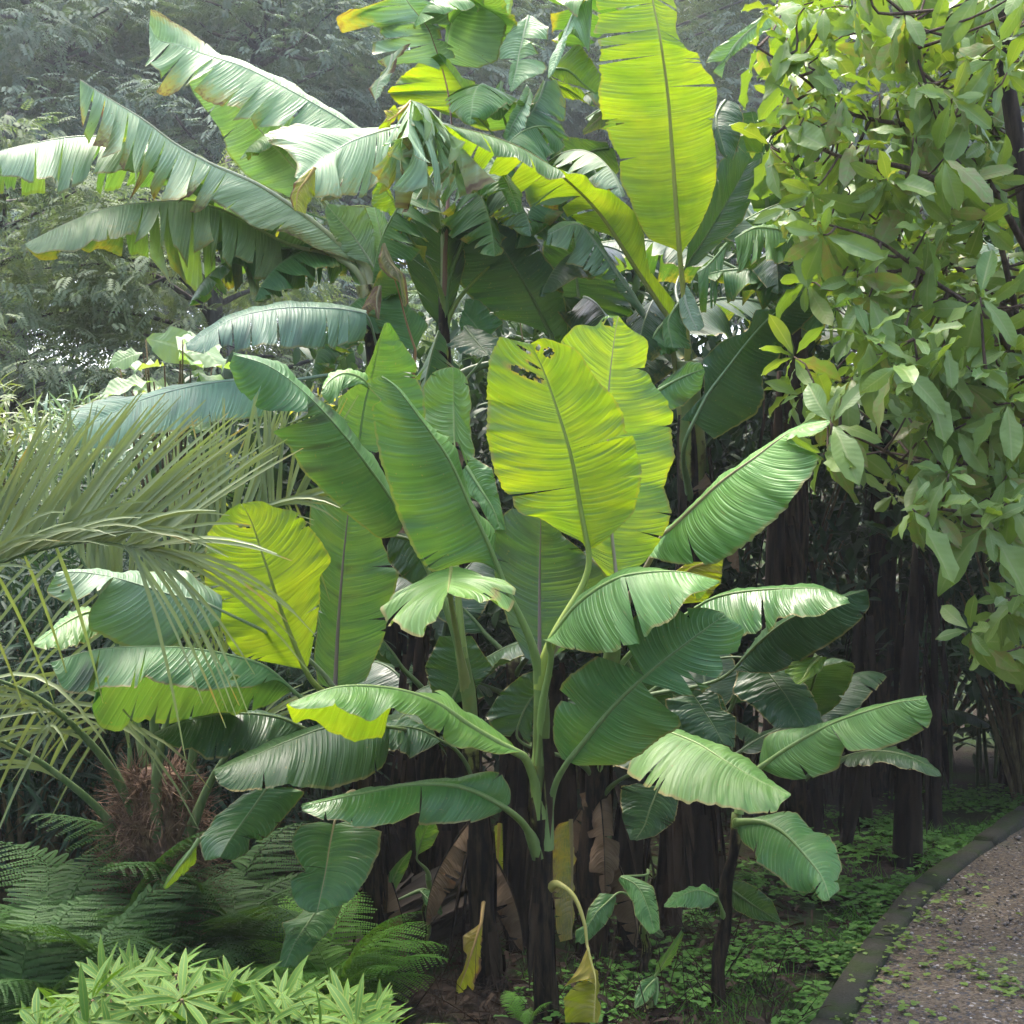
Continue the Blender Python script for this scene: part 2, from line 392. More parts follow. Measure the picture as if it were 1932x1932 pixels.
class Plant:
    """one banana plant: Empty at its foot > pseudostem, leaf (> midrib)"""
    k = 0
    def __init__(s, label, stem, r0=.045, r1=.03, dry=(1., .9, .3, .0), group='banana plants in the border', name='banana_plant', tint=(.095, .155, .032, 1), cat='banana plant', nostem=False):
        P = np.array([at(x, y, D) for x, y, D in stem])
        P[0, 2] = float(gz(P[0, 0], P[0, 1])) - .03
        s.base = P[0] + np.array([0, 0, .03]); s.P = P; s.tint = tint; s.r = (r0, r1)
        s.e = empty(name, s.base, label, cat, group)
        if not nostem:
            n = 26; Q = resamp(P, n); t = np.linspace(0, 1, n)
            rad = r0 + (r1 - r0) * t; rad = rad * (1 + .10 * np.sin(t * 23 + P[0, 0] * 9) * (t < .9)); rad[0] *= 1.25
            Q = Q + np.stack([.006 * np.sin(t * 17), .006 * np.cos(t * 13), 0 * t], 1)
            mb = MB(); tube(mb, Q, rad, 12, dry=np.array(dry))
            # overlapping old sheaths: flaps that wrap the stem and end in a raised rim
            rg = np.random.default_rng(int(abs(P[0, 0]) * 1000) + 3)
            for i in range(7):
                t0 = rg.uniform(0, .55); t1 = min(.98, t0 + rg.uniform(.2, .4)); a0 = rg.uniform(0, 6.3); wd = rg.uniform(.8, 1.8)
                m = 12; ns = 5; tt = np.linspace(t0, t1, m)
                C = np.stack([np.interp(tt, t, Q[:, k]) for k in range(3)], 1); rr = np.interp(tt, t, rad) * (1.06 + .16 * np.linspace(0, 1, m)**3)
                aa = a0 + np.linspace(-1, 1, ns)[None] * wd * (1 - .6 * np.linspace(0, 1, m)[:, None] ** 2) + .5 * np.linspace(0, 1, m)[:, None]
                V = C[:, None] + rr[:, None, None] * np.stack([np.cos(aa), np.sin(aa), 0 * aa], -1)
                idx = np.arange(m * ns).reshape(m, ns)
                q = np.stack([idx[:-1, :-1], idx[:-1, 1:], idx[1:, 1:], idx[1:, :-1]], -1).reshape(-1, 4)
                dv = np.interp(tt, np.linspace(0, 1, len(dry)), dry)[:, None] + rg.uniform(-.25, .25) + np.array([.8, .1, 0, .1, .8])[None]
                mb.add(V.reshape(-1, 3), [q], None, dry=np.clip(dv, 0, 1).ravel())
            ms = MB(); k = 16; t0 = rg.uniform(.08, .85, k); aa = rg.uniform(0, 6.3, k)
            C = np.stack([np.interp(t0, t, Q[:, j]) for j in range(3)], 1); rr = np.interp(t0, t, rad)
            hz = np.maximum(.03, C[:, 2] - s.base[2]); LL = np.minimum(rg.uniform(.10, .55, k), hz * .95)
            out = np.stack([np.cos(aa), np.sin(aa), 0*aa], 1); X, Y, Z = frames(out * rg.uniform(.05, .25, k)[:, None] + np.array([0, 0, -1.]) + rg.normal(0, .05, (k, 3)), out)
            scatter(ms, T_STRIP, C + out * rr[:, None] * 1.03, X, Y, Z, LL, rg.uniform(.4, 1.2, k) * rr, rg.random(k), LL * .12)
            if r0 > .03: link('dry_sheath', ms.mesh('dry_sheath', s.base), M_PEEL, s.e)
            o = link('pseudostem', mb.mesh('pseudostem', s.base), M_['stem'], s.e, tint)
    def stem_at(s, fy):
        Z = s.P[:, 2]
        z = CH - (fy - 966.0) / FPX * np.mean(s.P[:, 1])
        t = np.interp(z, Z, np.linspace(0, 1, len(Z)))
        i = min(int(t * (len(Z) - 1)), len(Z) - 2); f = t * (len(Z) - 1) - i
        return s.P[i] * (1 - f) + s.P[i + 1] * f, nrm(s.P[i + 1] - s.P[i])
    def leaf(s, crop, mid, a, b, D, da=0., db=0., att=None, pet=None, kind='leaf', mat=None, rp=.014, ribtint=None, label=None, seed=None, ribdry=0., **kw):
        Plant.k += 1
        n = 64
        m2 = resamp(pts(crop, mid), n); a2 = resamp(pts(crop, a), n, False); b2 = resamp(pts(crop, b), n, False)
        for e2 in (a2, b2):
            e2[1:-1] = (e2[:-2] + 2 * e2[1:-1] + e2[2:]) / 4
        t = np.linspace(0, 1, n)
        Dm = np.interp(t, np.linspace(0, 1, len(D)), D)
        sh = np.sin(np.pi * np.clip(t, .001, .999)) ** .6
        s.put(atv(m2, Dm), atv(a2, Dm + da * sh), atv(b2, Dm + db * sh), att, pet, kind, mat, rp, ribtint, label, seed, ribdry, **kw)
    def put(s, M, A, B, att=None, pet=None, kind='leaf', mat=None, rp=.016, ribtint=None, label=None, seed=None, ribdry=0., **kw):
        sd = Plant.k * 13 + 1 if seed is None else seed
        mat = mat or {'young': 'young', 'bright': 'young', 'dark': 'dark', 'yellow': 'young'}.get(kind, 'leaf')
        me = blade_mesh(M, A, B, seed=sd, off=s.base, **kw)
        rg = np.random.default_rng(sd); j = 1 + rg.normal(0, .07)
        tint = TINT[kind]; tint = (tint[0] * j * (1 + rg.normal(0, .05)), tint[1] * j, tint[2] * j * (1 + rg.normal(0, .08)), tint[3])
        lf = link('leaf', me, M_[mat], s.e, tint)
        if label: lf['label'] = label
        pp = []
        if pet is not None:
            pp = [at(*q) for q in pet]
        elif att is not None:
            p0, d0 = s.stem_at(att); p3 = M[0]; ds = np.linalg.norm(p3 - p0)
            p1 = p0 + d0 * ds * .45; p2 = p3 - nrm(M[3] - M[0]) * ds * .30
            for q in np.linspace(0, 1, 10)[:-1]:
                pp.append((1-q)**3 * p0 + 3*q*(1-q)**2 * p1 + 3*q*q*(1-q) * p2 + q**3 * p3)
        rib = M[::3] if (len(M) - 1) % 3 == 0 else np.concatenate([M[::3], M[-1:]])
        if len(pp):
            P = np.concatenate([np.array(pp), rib]); d = np.concatenate([[0], np.cumsum(np.linalg.norm(np.diff(P, axis=0), axis=1))])
            dj = d[len(pp)]; r = np.where(d < dj, rp * (1.25 - .65 * d / max(dj, 1e-6)), rp * (.56 - .50 * (d - dj) / max(1e-6, d[-1] - dj)))
        else:
            P = rib; r = rp * np.linspace(.56, .06, len(P))
        mb = MB(); tube(mb, P, r, 8, n=min(70, 2 * len(P)), dry=np.array([ribdry * .8, ribdry, ribdry]))
        link('midrib', mb.mesh('midrib', s.base), M_['stem'], lf, ribtint or tuple(np.clip([tint[0] * 1.0 + .06, tint[1] * .75 + .085, tint[2] + .02, 1], 0, .55)))

G_MAIN = 'young banana plants at the front of the clump'
G_TALL = 'tall old banana plants behind'
EV = lambda lo, hi, n, sd=0: tuple(np.clip(np.linspace(lo, hi, n) + np.random.default_rng(sd + 5).uniform(-.35, .35, n) * (hi - lo) / n, .03, .97))
PURPLE = (.20, .15, .14, 1)

# ---- plant A: the centre of the picture
A = Plant('slim banana plant in the centre with the bright yellow-green upright leaf', [(1028, 1945, 4.5), (1024, 1750, 4.5), (1020, 1560, 4.5), (1018, 1400, 4.5), (1022, 1255, 4.48)], .040, .022, (1, 1, 1, .6, .25, .1), G_MAIN)
A.leaf('e', '1440,1340 1400,1130 1350,850 1290,640 1200,380 1130,235',
  '1400,1290 1310,1250 1180,1165 1080,1150 1040,1110 1032,1045 990,1045 925,910 900,780 885,700 895,500 910,285 935,260 960,190 1040,215 1130,235',
  '1470,1330 1530,1290 1680,1150 1725,1000 1730,900 1695,830 1690,745 1640,690 1640,620 1590,520 1490,430 1400,270 1290,230 1190,200 1130,235',
  (4.5, 4.47, 4.5), .03, -.08, att=1300, kind='young', bulge=.05, wav=.03, nu=130, nv=16, tb=(.47,), ta=(.30,), loose=.25, gap=.006, rp=.02,
  holes=((1, .80, .40, .018, .28), (1, .92, .45, .014, .22), (1, .86, .2, .008, .14), (-1, .90, .5, .022, .17), (-1, .95, .35, .012, .2)),
  label='bright yellow-green upright leaf with holes near its tip')
A.leaf('e', '1590,1490 1560,1200 1545,900 1548,500 1590,130 1602,85',
  '1540,1480 1400,1300 1350,900 1290,500 1262,350 1300,200 1370,130 1440,135 1490,150 1510,90 1540,85',
  '1620,1480 1700,1440 1780,1370 1850,1250 1880,1150 1850,1000 1890,800 1905,620 1860,530 1810,480 1750,370 1760,215 1680,165 1645,140',
  (4.62, 4.7, 4.72), -.10, .10, att=1290, kind='bright', bulge=.06, wav=.035, nu=90, nv=10, ribtint=(.30, .27, .18, 1), holes=((1, .97, .5, .016, .3),))
A.leaf('e', '985,1510 900,1300 800,1090 700,870 600,720 480,560 400,460 330,410',
  '930,1420 830,1395 590,1465 500,1350 420,1150 350,950 310,800 285,650 280,560 340,545 250,460 240,430 330,405',
  '965,1470 925,1370 950,1250 880,1170 800,1080 765,985 768,880 765,780 690,735 600,700 510,580 420,470 335,402',
  (4.42, 4.36, 4.30), -.03, .16, att=1330, kind='leaf', bulge=.10, wav=.03, nu=80, nv=10, tb=(.62,), ta=(.93,), rp=.017)
A.leaf('F', '1035,1212 1090,1140 1160,1093 1220,1080 1290,1080 1357,1096',
  '1022,1205 1060,1222 1120,1232 1165,1232 1215,1200 1270,1168 1295,1130 1357,1100',
  '1060,1180 1120,1112 1165,1087 1230,1076 1290,1100 1320,1134 1357,1094',
  (4.40, 4.2, 4.2), -.14, .22, pet=[(1018, 1440, 4.5), (1022, 1340, 4.47), (1040, 1240, 4.42)], kind='bright', mat='leaf', bulge=.16, wav=.04, ta=(.52,), loose=.5, rp=.024)
A.leaf('F', '1072,1436 1160,1330 1230,1265 1300,1210 1368,1160',
  '1060,1432 1044,1400 1046,1340 1080,1285 1122,1252 1150,1236 1160,1190 1220,1152 1330,1145 1366,1156',
  '1090,1445 1170,1446 1215,1420 1250,1390 1285,1372 1270,1330 1275,1310 1310,1314 1350,1290 1390,1232 1406,1185 1372,1164',
  (4.35, 4.22, 4.2), .06, -.05, pet=[(1030, 1600, 4.5), (1036, 1540, 4.48), (1048, 1480, 4.42)], kind='leaf', mat='leaf', bulge=.10, wav=.035, nu=80, ta=(.53,), tb=(.50,), loose=.9, gap=.05, rp=.022, seed=77)
A.leaf('F', '975,1420 940,1402 890,1372 820,1325 740,1300 640,1296 545,1327',
  '985,1418 940,1425 890,1410 862,1418 830,1380 790,1352 740,1335 700,1362 640,1340 600,1335 556,1338 545,1330',
  '960,1395 900,1352 820,1308 740,1328 720,1385 690,1398 650,1388 600,1362 555,1368 540,1330',
  (4.40, 4.2, 4.0), -.12, .20, pet=[(1022, 1540, 4.5), (1010, 1480, 4.48), (992, 1432, 4.44)], kind='bright', mat='young', bulge=.18, wav=.05, rp=.027)
A.leaf('F', '952,1524 900,1496 850,1482 770,1481 700,1494 630,1508 568,1522',
  '962,1515 965,1490 945,1458 920,1454 870,1466 800,1474 700,1487 640,1500 570,1516',
  '945,1532 900,1550 850,1560 795,1557 788,1540 750,1557 700,1558 655,1556 650,1548 610,1548 570,1530',
  (4.35, 4.2, 4.1), .10, -.10, pet=[(1018, 1615, 4.5), (1005, 1585, 4.48), (985, 1552, 4.42)], kind='leaf', mat='dark', bulge=.12, wav=.03, tb=(.42,), loose=.4, rp=.022)
A.leaf('o', '1395,1540 1420,1650 1450,1760 1450,1900 1440,2100', '1385,1560 1330,1700 1240,1815 1280,1800 1390,1780 1260,1850 1212,1930 1230,2100', '1408,1540 1430,1650 1480,1800 1470,1900 1500,2000 1470,2100',
  (4.36, 4.3, 4.25), -.05, .06, pet=[(1036, 1676, 4.5), (1052, 1668, 4.46), (1082, 1690, 4.42), (1102, 1740, 4.39), (1108, 1785, 4.37)], kind='yellow', bulge=.1, ta=(.42,), dry=.5, ribtint=(.36, .34, .07, 1), label='lowest leaf, dying to yellow', seed=5)
A.leaf('o', '1270,590 1278,900 1278,1200 1275,1480', '1262,600 1180,620 1140,680 1130,900 1150,1200 1160,1400 1190,1500', '1285,600 1290,900 1288,1200 1282,1480', (4.85, 4.85, 4.8), 0, .1, kind='beige', mat='leaf', bulge=.05, dryall=.25, dry=.4, label='withered beige leaf hanging beside the stem')

# ---- plant B: left of A
Bp = Plant('banana plant with dark wet stem and hanging yellow dead leaf, left of the central plant', [(918, 1872, 4.85), (908, 1650, 4.85), (898, 1500, 4.85), (886, 1360, 4.83), (872, 1220, 4.8)], .052, .022, (1, 1, .95, .4, 0), G_MAIN)
Bp.leaf('e', '705,1432 700,1470 693,1520 685,1570', '690,1440 600,1475 500,1530 400,1590 315,1640 350,1720 420,1750 475,1795 555,1810 610,1720 640,1670 685,1572',
  '720,1430 800,1440 870,1480 960,1520 1040,1540 1045,1620 980,1650 900,1610 830,1622 760,1600 685,1572', (4.40, 4.2, 3.95), -.10, -.06, pet=[(880, 1300, 4.82), (862, 1200, 4.72), (850, 1130, 4.58), (845, 1090, 4.45)], kind='bright', mat='leaf', bulge=.12, wav=.05, holes=((-1, .55, .7, .05, .06),), rp=.02, ribtint=(.18, .21, .06, 1))
Bp.leaf('F', '762,990 735,938 700,888 640,810 570,737 505,690 440,669',
  '745,1012 715,1018 680,990 640,960 600,920 570,895 545,850 532,832 508,815 585,782 520,776 490,772 465,745 450,735 432,690',
  '772,975 745,925 705,870 650,800 580,733 510,682 440,664', (4.62, 4.45, 4.3), -.05, .22, att=1330, kind='blot', mat='leaf', bulge=.14, wav=.06, ta=(.56,), nu=80, nv=10, loose=.3)
Bp.leaf('e', '205,790 240,550 280,400 320,230 355,122', '190,780 130,700 95,620 95,530 150,490 230,420 280,300 345,125', '300,820 480,740 560,640 565,520 515,400 520,340 450,240 375,125', (4.95, 4.95, 4.9), -.05, .05, kind='leaf', bulge=.08, wav=.03, att=1250)
Bp.leaf('e', '722,760 718,600 716,450 712,362', '690,790 600,760 560,640 550,470 600,390 660,365 710,360', '750,760 770,850 800,920 835,820 800,700 815,560 790,420 750,370 715,360', (5.1, 5.15, 5.15), .02, -.05, kind='bright', mat='leaf', bulge=.06, att=1240, wav=.03)
Bp.leaf('e', '268,470 230,430 180,402 120,395 60,425 15,480', '262,480 220,450 150,470 110,480 90,540 60,555 30,540 5,500', '270,440 240,395 180,385 110,385 50,410 10,470', (4.7, 4.6, 4.5), -.06, .12, kind='bright', mat='leaf', bulge=.2, wav=.05)
Bp.leaf('F', '822,1392 795,1378 760,1371 715,1373 640,1395', '830,1400 805,1415 775,1430 740,1410 680,1425 640,1400', '845,1430 815,1375 770,1360 720,1358 640,1385', (4.7, 4.6, 4.55), -.08, .12, pet=[(894, 1500, 4.84), (886, 1455, 4.8), (860, 1415, 4.75)], kind='dark', bulge=.15)
Bp.leaf('h', '865,1390 830,1500 785,1640 740,1760', '850,1400 765,1460 770,1540 790,1560 770,1640 735,1700 730,1755', '875,1400 868,1500 860,1640 820,1750 745,1772', (4.74, 4.7, 4.68), 0, .03, pet=[(914, 1690, 4.85), (911, 1712, 4.78)], kind='yellow', bulge=.08, dry=.9, ribtint=(.35, .24, .06, 1), ribdry=.2, label='dead yellow leaf with brown spots hanging down the stem', seed=11)
Bp.leaf('o', '740,620 730,800 720,1050', '760,620 765,800 765,1050', '700,640 690,800 690,1000', (5.0, 5.0, 5.0), kind='yellow', bulge=.05, dry=.3, seed=3)
Bp.leaf('F', '1018,1255 1018,1100 1020,1000 1020,950', '990,1240 960,1180 935,1100 928,1050 935,985 955,965 1000,940', '1040,1245 1110,1190 1150,1090 1130,1065 1100,1040 1060,1010 1040,960', (4.75, 4.78, 4.8), .05, .05, kind='slate', mat='leaf', bulge=.05, wav=.02, ribtint=PURPLE, nv=9)

# ---- plant D: left of B, big leaves over the ferns
Dp = Plant('leftmost front banana plant whose leaves reach out over the palm and the ferns', [(712, 1842, 5.0), (705, 1700, 5.0), (695, 1550, 5.0), (672, 1400, 5.0), (655, 1300, 4.98)], .05, .026, (1, 1, .9, .5, 0), G_MAIN)
Dp.leaf('F', '632,1300 638,1180 648,1050 655,985 662,920', '600,1290 592,1240 600,1180 590,1100 585,1000 586,935 640,905', '690,1285 722,1210 742,1130 752,1080 724,1030 710,985 690,930', (4.98, 4.98, 5.0), .02, .04, att=1420, kind='blot', mat='leaf', bulge=.06, wav=.03, ribtint=PURPLE, nv=9)
Dp.leaf('d', '1640,1880 1600,1790 1510,1560 1420,1290 1340,1060 1295,990',
  '1600,1870 1400,1830 1250,1790 1185,1650 1100,1450 1095,1250 1110,1160 1130,1120 1180,1060 1230,1015 1290,983',
  '1655,1850 1700,1640 1720,1480 1712,1370 1785,1300 1750,1225 1640,1080 1600,1030 1470,1005 1410,970 1340,975 1300,985',
  (4.7, 4.62, 4.6), .04, .02, att=1400, kind='young', bulge=.05, wav=.03, nu=90, nv=11, rp=.02, holes=((1, .86, .25, .01, .16),), label='bright yellow-green upright leaf lit from behind')
Dp.leaf('d', '1190,1560 1080,1510 900,1470 760,1425 600,1380 420,1352 300,1360',
  '1175,1640 1080,1680 1000,1700 900,1750 760,1742 640,1700 560,1660 490,1640 500,1540 560,1440 470,1480 350,1525 240,1465 300,1362',
  '1190,1480 1100,1420 1000,1350 850,1350 700,1348 560,1345 420,1340 300,1355',
  (4.55, 4.4, 4.25), -.12, .15, att=1440, kind='grey', mat='leaf', bulge=.14, wav=.035, ta=(.66,), nu=80, nv=10, gap=.02, holes=((1, .85, .5, .008, .04), (1, .9, .6, .008, .05), (1, .87, .75, .006, .04)))
Dp.leaf('d', '560,1590 480,1570 400,1600 300,1660 180,1745', '555,1640 525,1690 440,1740 320,1760 250,1775 185,1750', '560,1560 500,1540 400,1560 300,1640 180,1735', (4.5, 4.42, 4.35), -.1, .12, kind='bright', mat='leaf', bulge=.15, dry=.2)
Dp.leaf('F', '556,1306 500,1258 440,1238 370,1225 280,1220 180,1226 95,1250',
  '548,1300 520,1280 470,1300 420,1297 380,1305 325,1292 282,1278 274,1270 255,1308 215,1302 190,1302 150,1306 120,1305 98,1258',
  '560,1300 500,1330 440,1352 370,1362 310,1372 250,1362 185,1368 170,1330 200,1310 140,1300 95,1252',
  (4.62, 4.4, 4.2), -.14, .26, att=1450, kind='blot', mat='leaf', bulge=.16, wav=.03, ta=(.62, .80), nu=80, nv=9, gap=.012, holes=((1, .24, .72, .012, .06), (1, .75, .8, .006, .07)))
Dp.leaf('g', '1620,340 1500,290 1350,268 1200,270 1050,295 820,375', '1600,400 1500,420 1400,470 1260,490 1150,510 1050,470 900,430 825,378', '1620,320 1500,270 1350,245 1200,250 1040,280 820,370', (4.85, 4.72, 4.6), -.14, .1, att=1520, kind='dark', bulge=.14)
Dp.leaf('F', '735,1372 700,1368 620,1372 540,1400 470,1430 404,1455', '732,1420 725,1445 690,1470 610,1490 525,1482 490,1490 440,1494 412,1480 404,1460', '738,1365 700,1358 620,1362 540,1388 470,1418 402,1452', (4.5, 4.38, 4.25), -.14, .14, att=1500, kind='dark', mat='leaf', bulge=.16, wav=.025, ribdry=0)
Dp.leaf('g', '1430,670 1380,740 1330,810 1230,950 1182,1035', '1400,665 1300,700 1220,770 1150,830 1070,930 1080,1010 1100,1060 1180,1040', '1560,660 1640,690 1550,800 1440,920 1400,950 1352,930 1340,1010 1260,1055 1190,1045', (4.7, 4.62, 4.5), .02, .06, att=1500, kind='leaf', mat='dark', bulge=.08, wav=.03, tb=(.68,))
Dp.leaf('g', '1070,940 1020,1010 960,1090 878,1200', '1060,960 1000,1010 950,1070 900,1140 875,1195', '1058,960 1050,1070 1000,1120 950,1160 890,1212', (4.55, 4.5, 4.45), 0, .03, kind='bright', bulge=.05)
Dp.leaf('F', '630,1556 622,1595 615,1640 605,1690 598,1722', '600,1550 560,1558 548,1580 555,1618 575,1642 548,1660 552,1690 562,1712 585,1722', '660,1548 722,1570 714,1610 690,1662 660,1702 610,1718', (4.5, 4.4, 4.32), -.05, -.03, att=1590, kind='leaf', mat='dark', bulge=.08, wav=.03, ta=(.5,), ribtint=(.30, .26, .12, 1))
Dp.leaf('g', '1720,1290 1660,1380 1580,1500 1520,1640', '1640,1310 1580,1370 1510,1390 1530,1450 1500,1590 1450,1640', '1850,1260 1820,1340 1800,1400 1700,1500 1640,1600 1560,1655', (4.6, 4.5, 4.45), 0, .02, att=1680, kind='leaf', mat='leaf', bulge=.08, wav=.03)

# ---- plant E: right of A
Ep = Plant('banana plant right of the central plant with long arching leaves over the small suckers', [(1118, 1815, 5.15), (1120, 1700, 5.15), (1122, 1550, 5.15), (1130, 1400, 5.1), (1150, 1250, 5.0), (1165, 1120, 4.9)], .058, .024, (1, 1, 1, .7, .2, 0), G_MAIN)
Ep.leaf('F', '1228,1372 1270,1384 1320,1405 1358,1429 1429,1471 1492,1501', '1215,1395 1180,1455 1215,1480 1255,1500 1290,1512 1330,1524 1370,1520 1420,1534 1466,1534 1472,1515 1488,1505', '1245,1368 1290,1380 1330,1395 1380,1410 1420,1440 1465,1480 1492,1497', (4.75, 4.5, 4.3), -.16, .10, att=1560, kind='bright', mat='leaf', bulge=.14, wav=.03, nv=9)
Ep.leaf('f', '150,1560 250,1500 400,1462 650,1442 850,1445 985,1500', '140,1620 300,1700 440,1692 560,1670 610,1600 720,1592 850,1572 1000,1522', '160,1540 300,1470 400,1445 650,1428 850,1432 990,1492', (4.85, 4.7, 4.5), -.14, .12, att=1340, kind='leaf', mat='dark', bulge=.14, ta=(.46,), loose=.4)
Ep.leaf('f', '380,1870 500,1740 650,1620 800,1550 990,1478 1088,1450', '370,1882 480,1895 600,1896 700,1850 850,1760 950,1700 1050,1620 1105,1540 1095,1460', '390,1850 500,1710 650,1595 800,1540 990,1470 1085,1445', (4.9, 4.8, 4.65), -.05, .2, att=1400, kind='dark', bulge=.1)
Ep.leaf('f', '-10,1160 40,1120 130,1035 300,875 500,730 620,640 750,572 890,545',
  '-80,1270 0,1298 100,1315 250,1290 400,1220 560,1100 630,1010 670,1005 740,940 810,840 872,742 760,700 640,645 740,632 850,600 892,550',
  '-20,1130 40,1095 120,1020 290,860 490,715 610,630 740,562 885,535',
  (4.75, 4.55, 4.4), -.18, .14, pet=[(1165, 1180, 4.92), (1195, 1110, 4.85), (1225, 1060, 4.78)], kind='bright', mat='leaf', bulge=.12, wav=.03, ta=(.68,), nu=90, nv=10, rp=.02, ribtint=(.28, .24, .12, 1))
Ep.leaf('F', '1240,738 1280,715 1328,695', '1236,745 1262,775 1290,765 1322,735 1330,702', '1242,728 1275,700 1300,682 1322,684', (5.3, 5.25, 5.2), kind='blot', mat='leaf', bulge=.08)
Ep.leaf('i', '545,30 600,100 660,180 750,330', '400,30 365,150 400,190 480,230 600,350 740,340', '650,30 760,100 810,200 860,310 760,340', (5.0, 4.9, 4.8), att=1480, kind='dark', bulge=.08)
Ep.leaf('i', '165,180 240,290 320,430', '90,170 0,190 40,320 180,430 310,450', '240,140 290,160 310,240 390,290 380,450', (4.95, 4.9, 4.85), att=1500, kind='dark', bulge=.08)
Ep.leaf('h', '1820,660 1770,780 1740,870 1690,945', '1700,640 1610,660 1620,820 1665,945', '1900,680 1930,720 1900,850 1800,925 1700,948', (4.85, 4.8, 4.75), att=1560, kind='dark', bulge=.08)
Ep.leaf('h', '1060,340 1100,240 1160,150 1240,40', '1020,390 940,380 890,280 960,160 1080,60 1200,20', '1090,400 1130,430 1140,300 1180,200 1250,60', (4.98, 5.0, 5.0), kind='dark', bulge=.06, att=1500)
Ep.leaf('F', '1340,1060 1300,1075 1280,1110 1275,1140', '1300,1060 1255,1090 1250,1140', '1365,1050 1360,1100 1330,1135', (5.0, 5.0, 5.0), kind='yellow', mat='young', bulge=.1)
Ep.leaf('F', '1545,1240 1530,1255 1515,1280 1500,1290', '1500,1245 1480,1265 1500,1288', '1560,1240 1550,1265 1510,1292', (4.8, 4.75, 4.7), kind='young', bulge=.1)
Ep.leaf('F', '880,880 905,920 930,960 945,1000', '890,860 930,885 940,930 955,1000', '870,890 875,930 900,945 930,1000', (4.9, 4.85, 4.8), kind='leaf', bulge=.15)
Ep.leaf('F', '740,1010 775,1020 800,1060 810,1110', '730,1030 732,1060 760,1090 800,1115', '750,1005 800,1010 840,1050 820,1110', (4.75, 4.72, 4.7), kind='dark', bulge=.15)

# ---- sucker plants in front on the right
S1 = Plant('thin dark-stemmed banana sucker leaning right, with one drooping leaf and one held sideways', [(1346, 1906, 4.66), (1362, 1780, 4.66), (1376, 1640, 4.66), (1394, 1535, 4.66)], .024, .017, (1, 1, 1, .8, .25), G_MAIN)
S1.leaf('i', '400,850 470,845 540,852 640,905 760,1030 850,1150 890,1262', '395,900 420,960 490,1010 500,1070 560,1110 620,1150 680,1210 740,1228 780,1225 800,1180 815,1240 850,1275 890,1268', '410,840 550,808 660,785 720,810 800,900 890,910 930,1000 955,1100 930,1160 950,1210 890,1255', (4.62, 4.45, 4.3), -.03, .06, att=1560, kind='leaf', mat='dark', bulge=.12, wav=.035, ta=(.84,), nv=9)
S1.leaf('i', '515,555 650,460 800,372 930,308 1100,250 1250,207 1405,188', '545,575 620,610 700,622 800,610 880,585 945,555 945,470 960,420 1000,490 1080,488 1150,475 1300,410 1420,345 1445,275 1410,192', '512,500 540,390 640,350 800,330 930,295 1100,232 1300,182 1412,168', (4.72, 4.6, 4.45), -.10, .10, att=1530, kind='bright', mat='leaf', bulge=.13, wav=.025, ta=(.45,), gap=.02, nv=9)
S1.leaf('i', '285,1250 180,1215 60,1260 0,1302', '285,1265 240,1310 130,1312 40,1305 0,1305', '285,1235 230,1190 150,1188 50,1235 0,1290', (4.6, 4.5, 4.42), -.05, .08, pet=[(1366, 1730, 4.66), (1360, 1710, 4.63), (1354, 1696, 4.61)], kind='leaf', mat='dark', bulge=.12, rp=.010)
S1.leaf('i', '345,1200 430,1260 520,1320 625,1385', '340,1260 380,1320 480,1370 620,1390', '360,1160 430,1165 500,1200 580,1270 625,1375', (4.72, 4.8, 4.85), att=1690, kind='dark', bulge=.08, rp=.010)
S2 = Plant('knee-high banana sucker with glossy dark paddle leaves beside the central stem', [(1215, 1868, 4.85), (1218, 1780, 4.85), (1212, 1700, 4.83)], .018, .012, (.9, .6, .3, .1), 'small banana suckers')
S2.leaf('h', '1612,1140 1700,1190 1760,1310 1795,1445', '1600,1160 1680,1280 1690,1350 1720,1390 1770,1450', '1650,1135 1740,1165 1790,1195 1815,1300 1825,1420', (4.8, 4.72, 4.66), att=1720, pet=[(1212, 1720, 4.83), (1222, 1640, 4.83), (1222, 1650, 4.81)], kind='leaf', mat='dark', bulge=.1, wav=.03, rp=.009)
S2.leaf('h', '1585,1238 1540,1280 1480,1340 1390,1490', '1500,1230 1440,1310 1420,1400 1370,1430 1370,1500', '1590,1260 1570,1340 1530,1400 1450,1480 1400,1505', (4.8, 4.75, 4.72), att=1750, kind='leaf', mat='dark', bulge=.08, rp=.009)
S2.leaf('o', '1900,1420 1920,1440 1960,1460', '1890,1450 1920,1470 1958,1468', '1905,1400 1940,1410 1965,1450', (4.8, 4.78, 4.76), kind='dark', rp=.005)
S3 = Plant('tiny pale-leaved banana sucker leaning right, nearest the camera among the suckers', [(1222, 1930, 4.55), (1225, 1890, 4.54), (1238, 1860, 4.52)], .012, .008, (.7, .3, 0), 'small banana suckers')
S3.leaf('h', '1800,1675 1840,1610 1890,1530 1945,1440', '1798,1650 1810,1600 1860,1540 1940,1425', '1815,1660 1880,1610 1920,1530 1955,1445', (4.5, 4.45, 4.42), 0, .02, att=1865, kind='leaf', bulge=.08, rp=.007)
S3.leaf('h', '1800,1690 1750,1740 1715,1800 1690,1845', '1790,1670 1720,1700 1690,1780 1685,1845', '1810,1700 1800,1760 1750,1820 1695,1848', (4.5, 4.46, 4.42), att=1862, kind='leaf', mat='dark', bulge=.1, rp=.007)
S3.leaf('h', '1805,1690 1815,1740 1800,1830', '1795,1700 1785,1770 1795,1835', '1815,1700 1820,1770 1805,1835', (4.5, 4.48, 4.46), kind='leaf', att=1862, rp=.006)
S4 = Plant('small banana sucker among the dark trunks left of the central plant', [(800, 1832, 5.05), (806, 1700, 5.05), (810, 1650, 5.05)], .014, .010, (.8, .3, .1), 'small banana suckers')
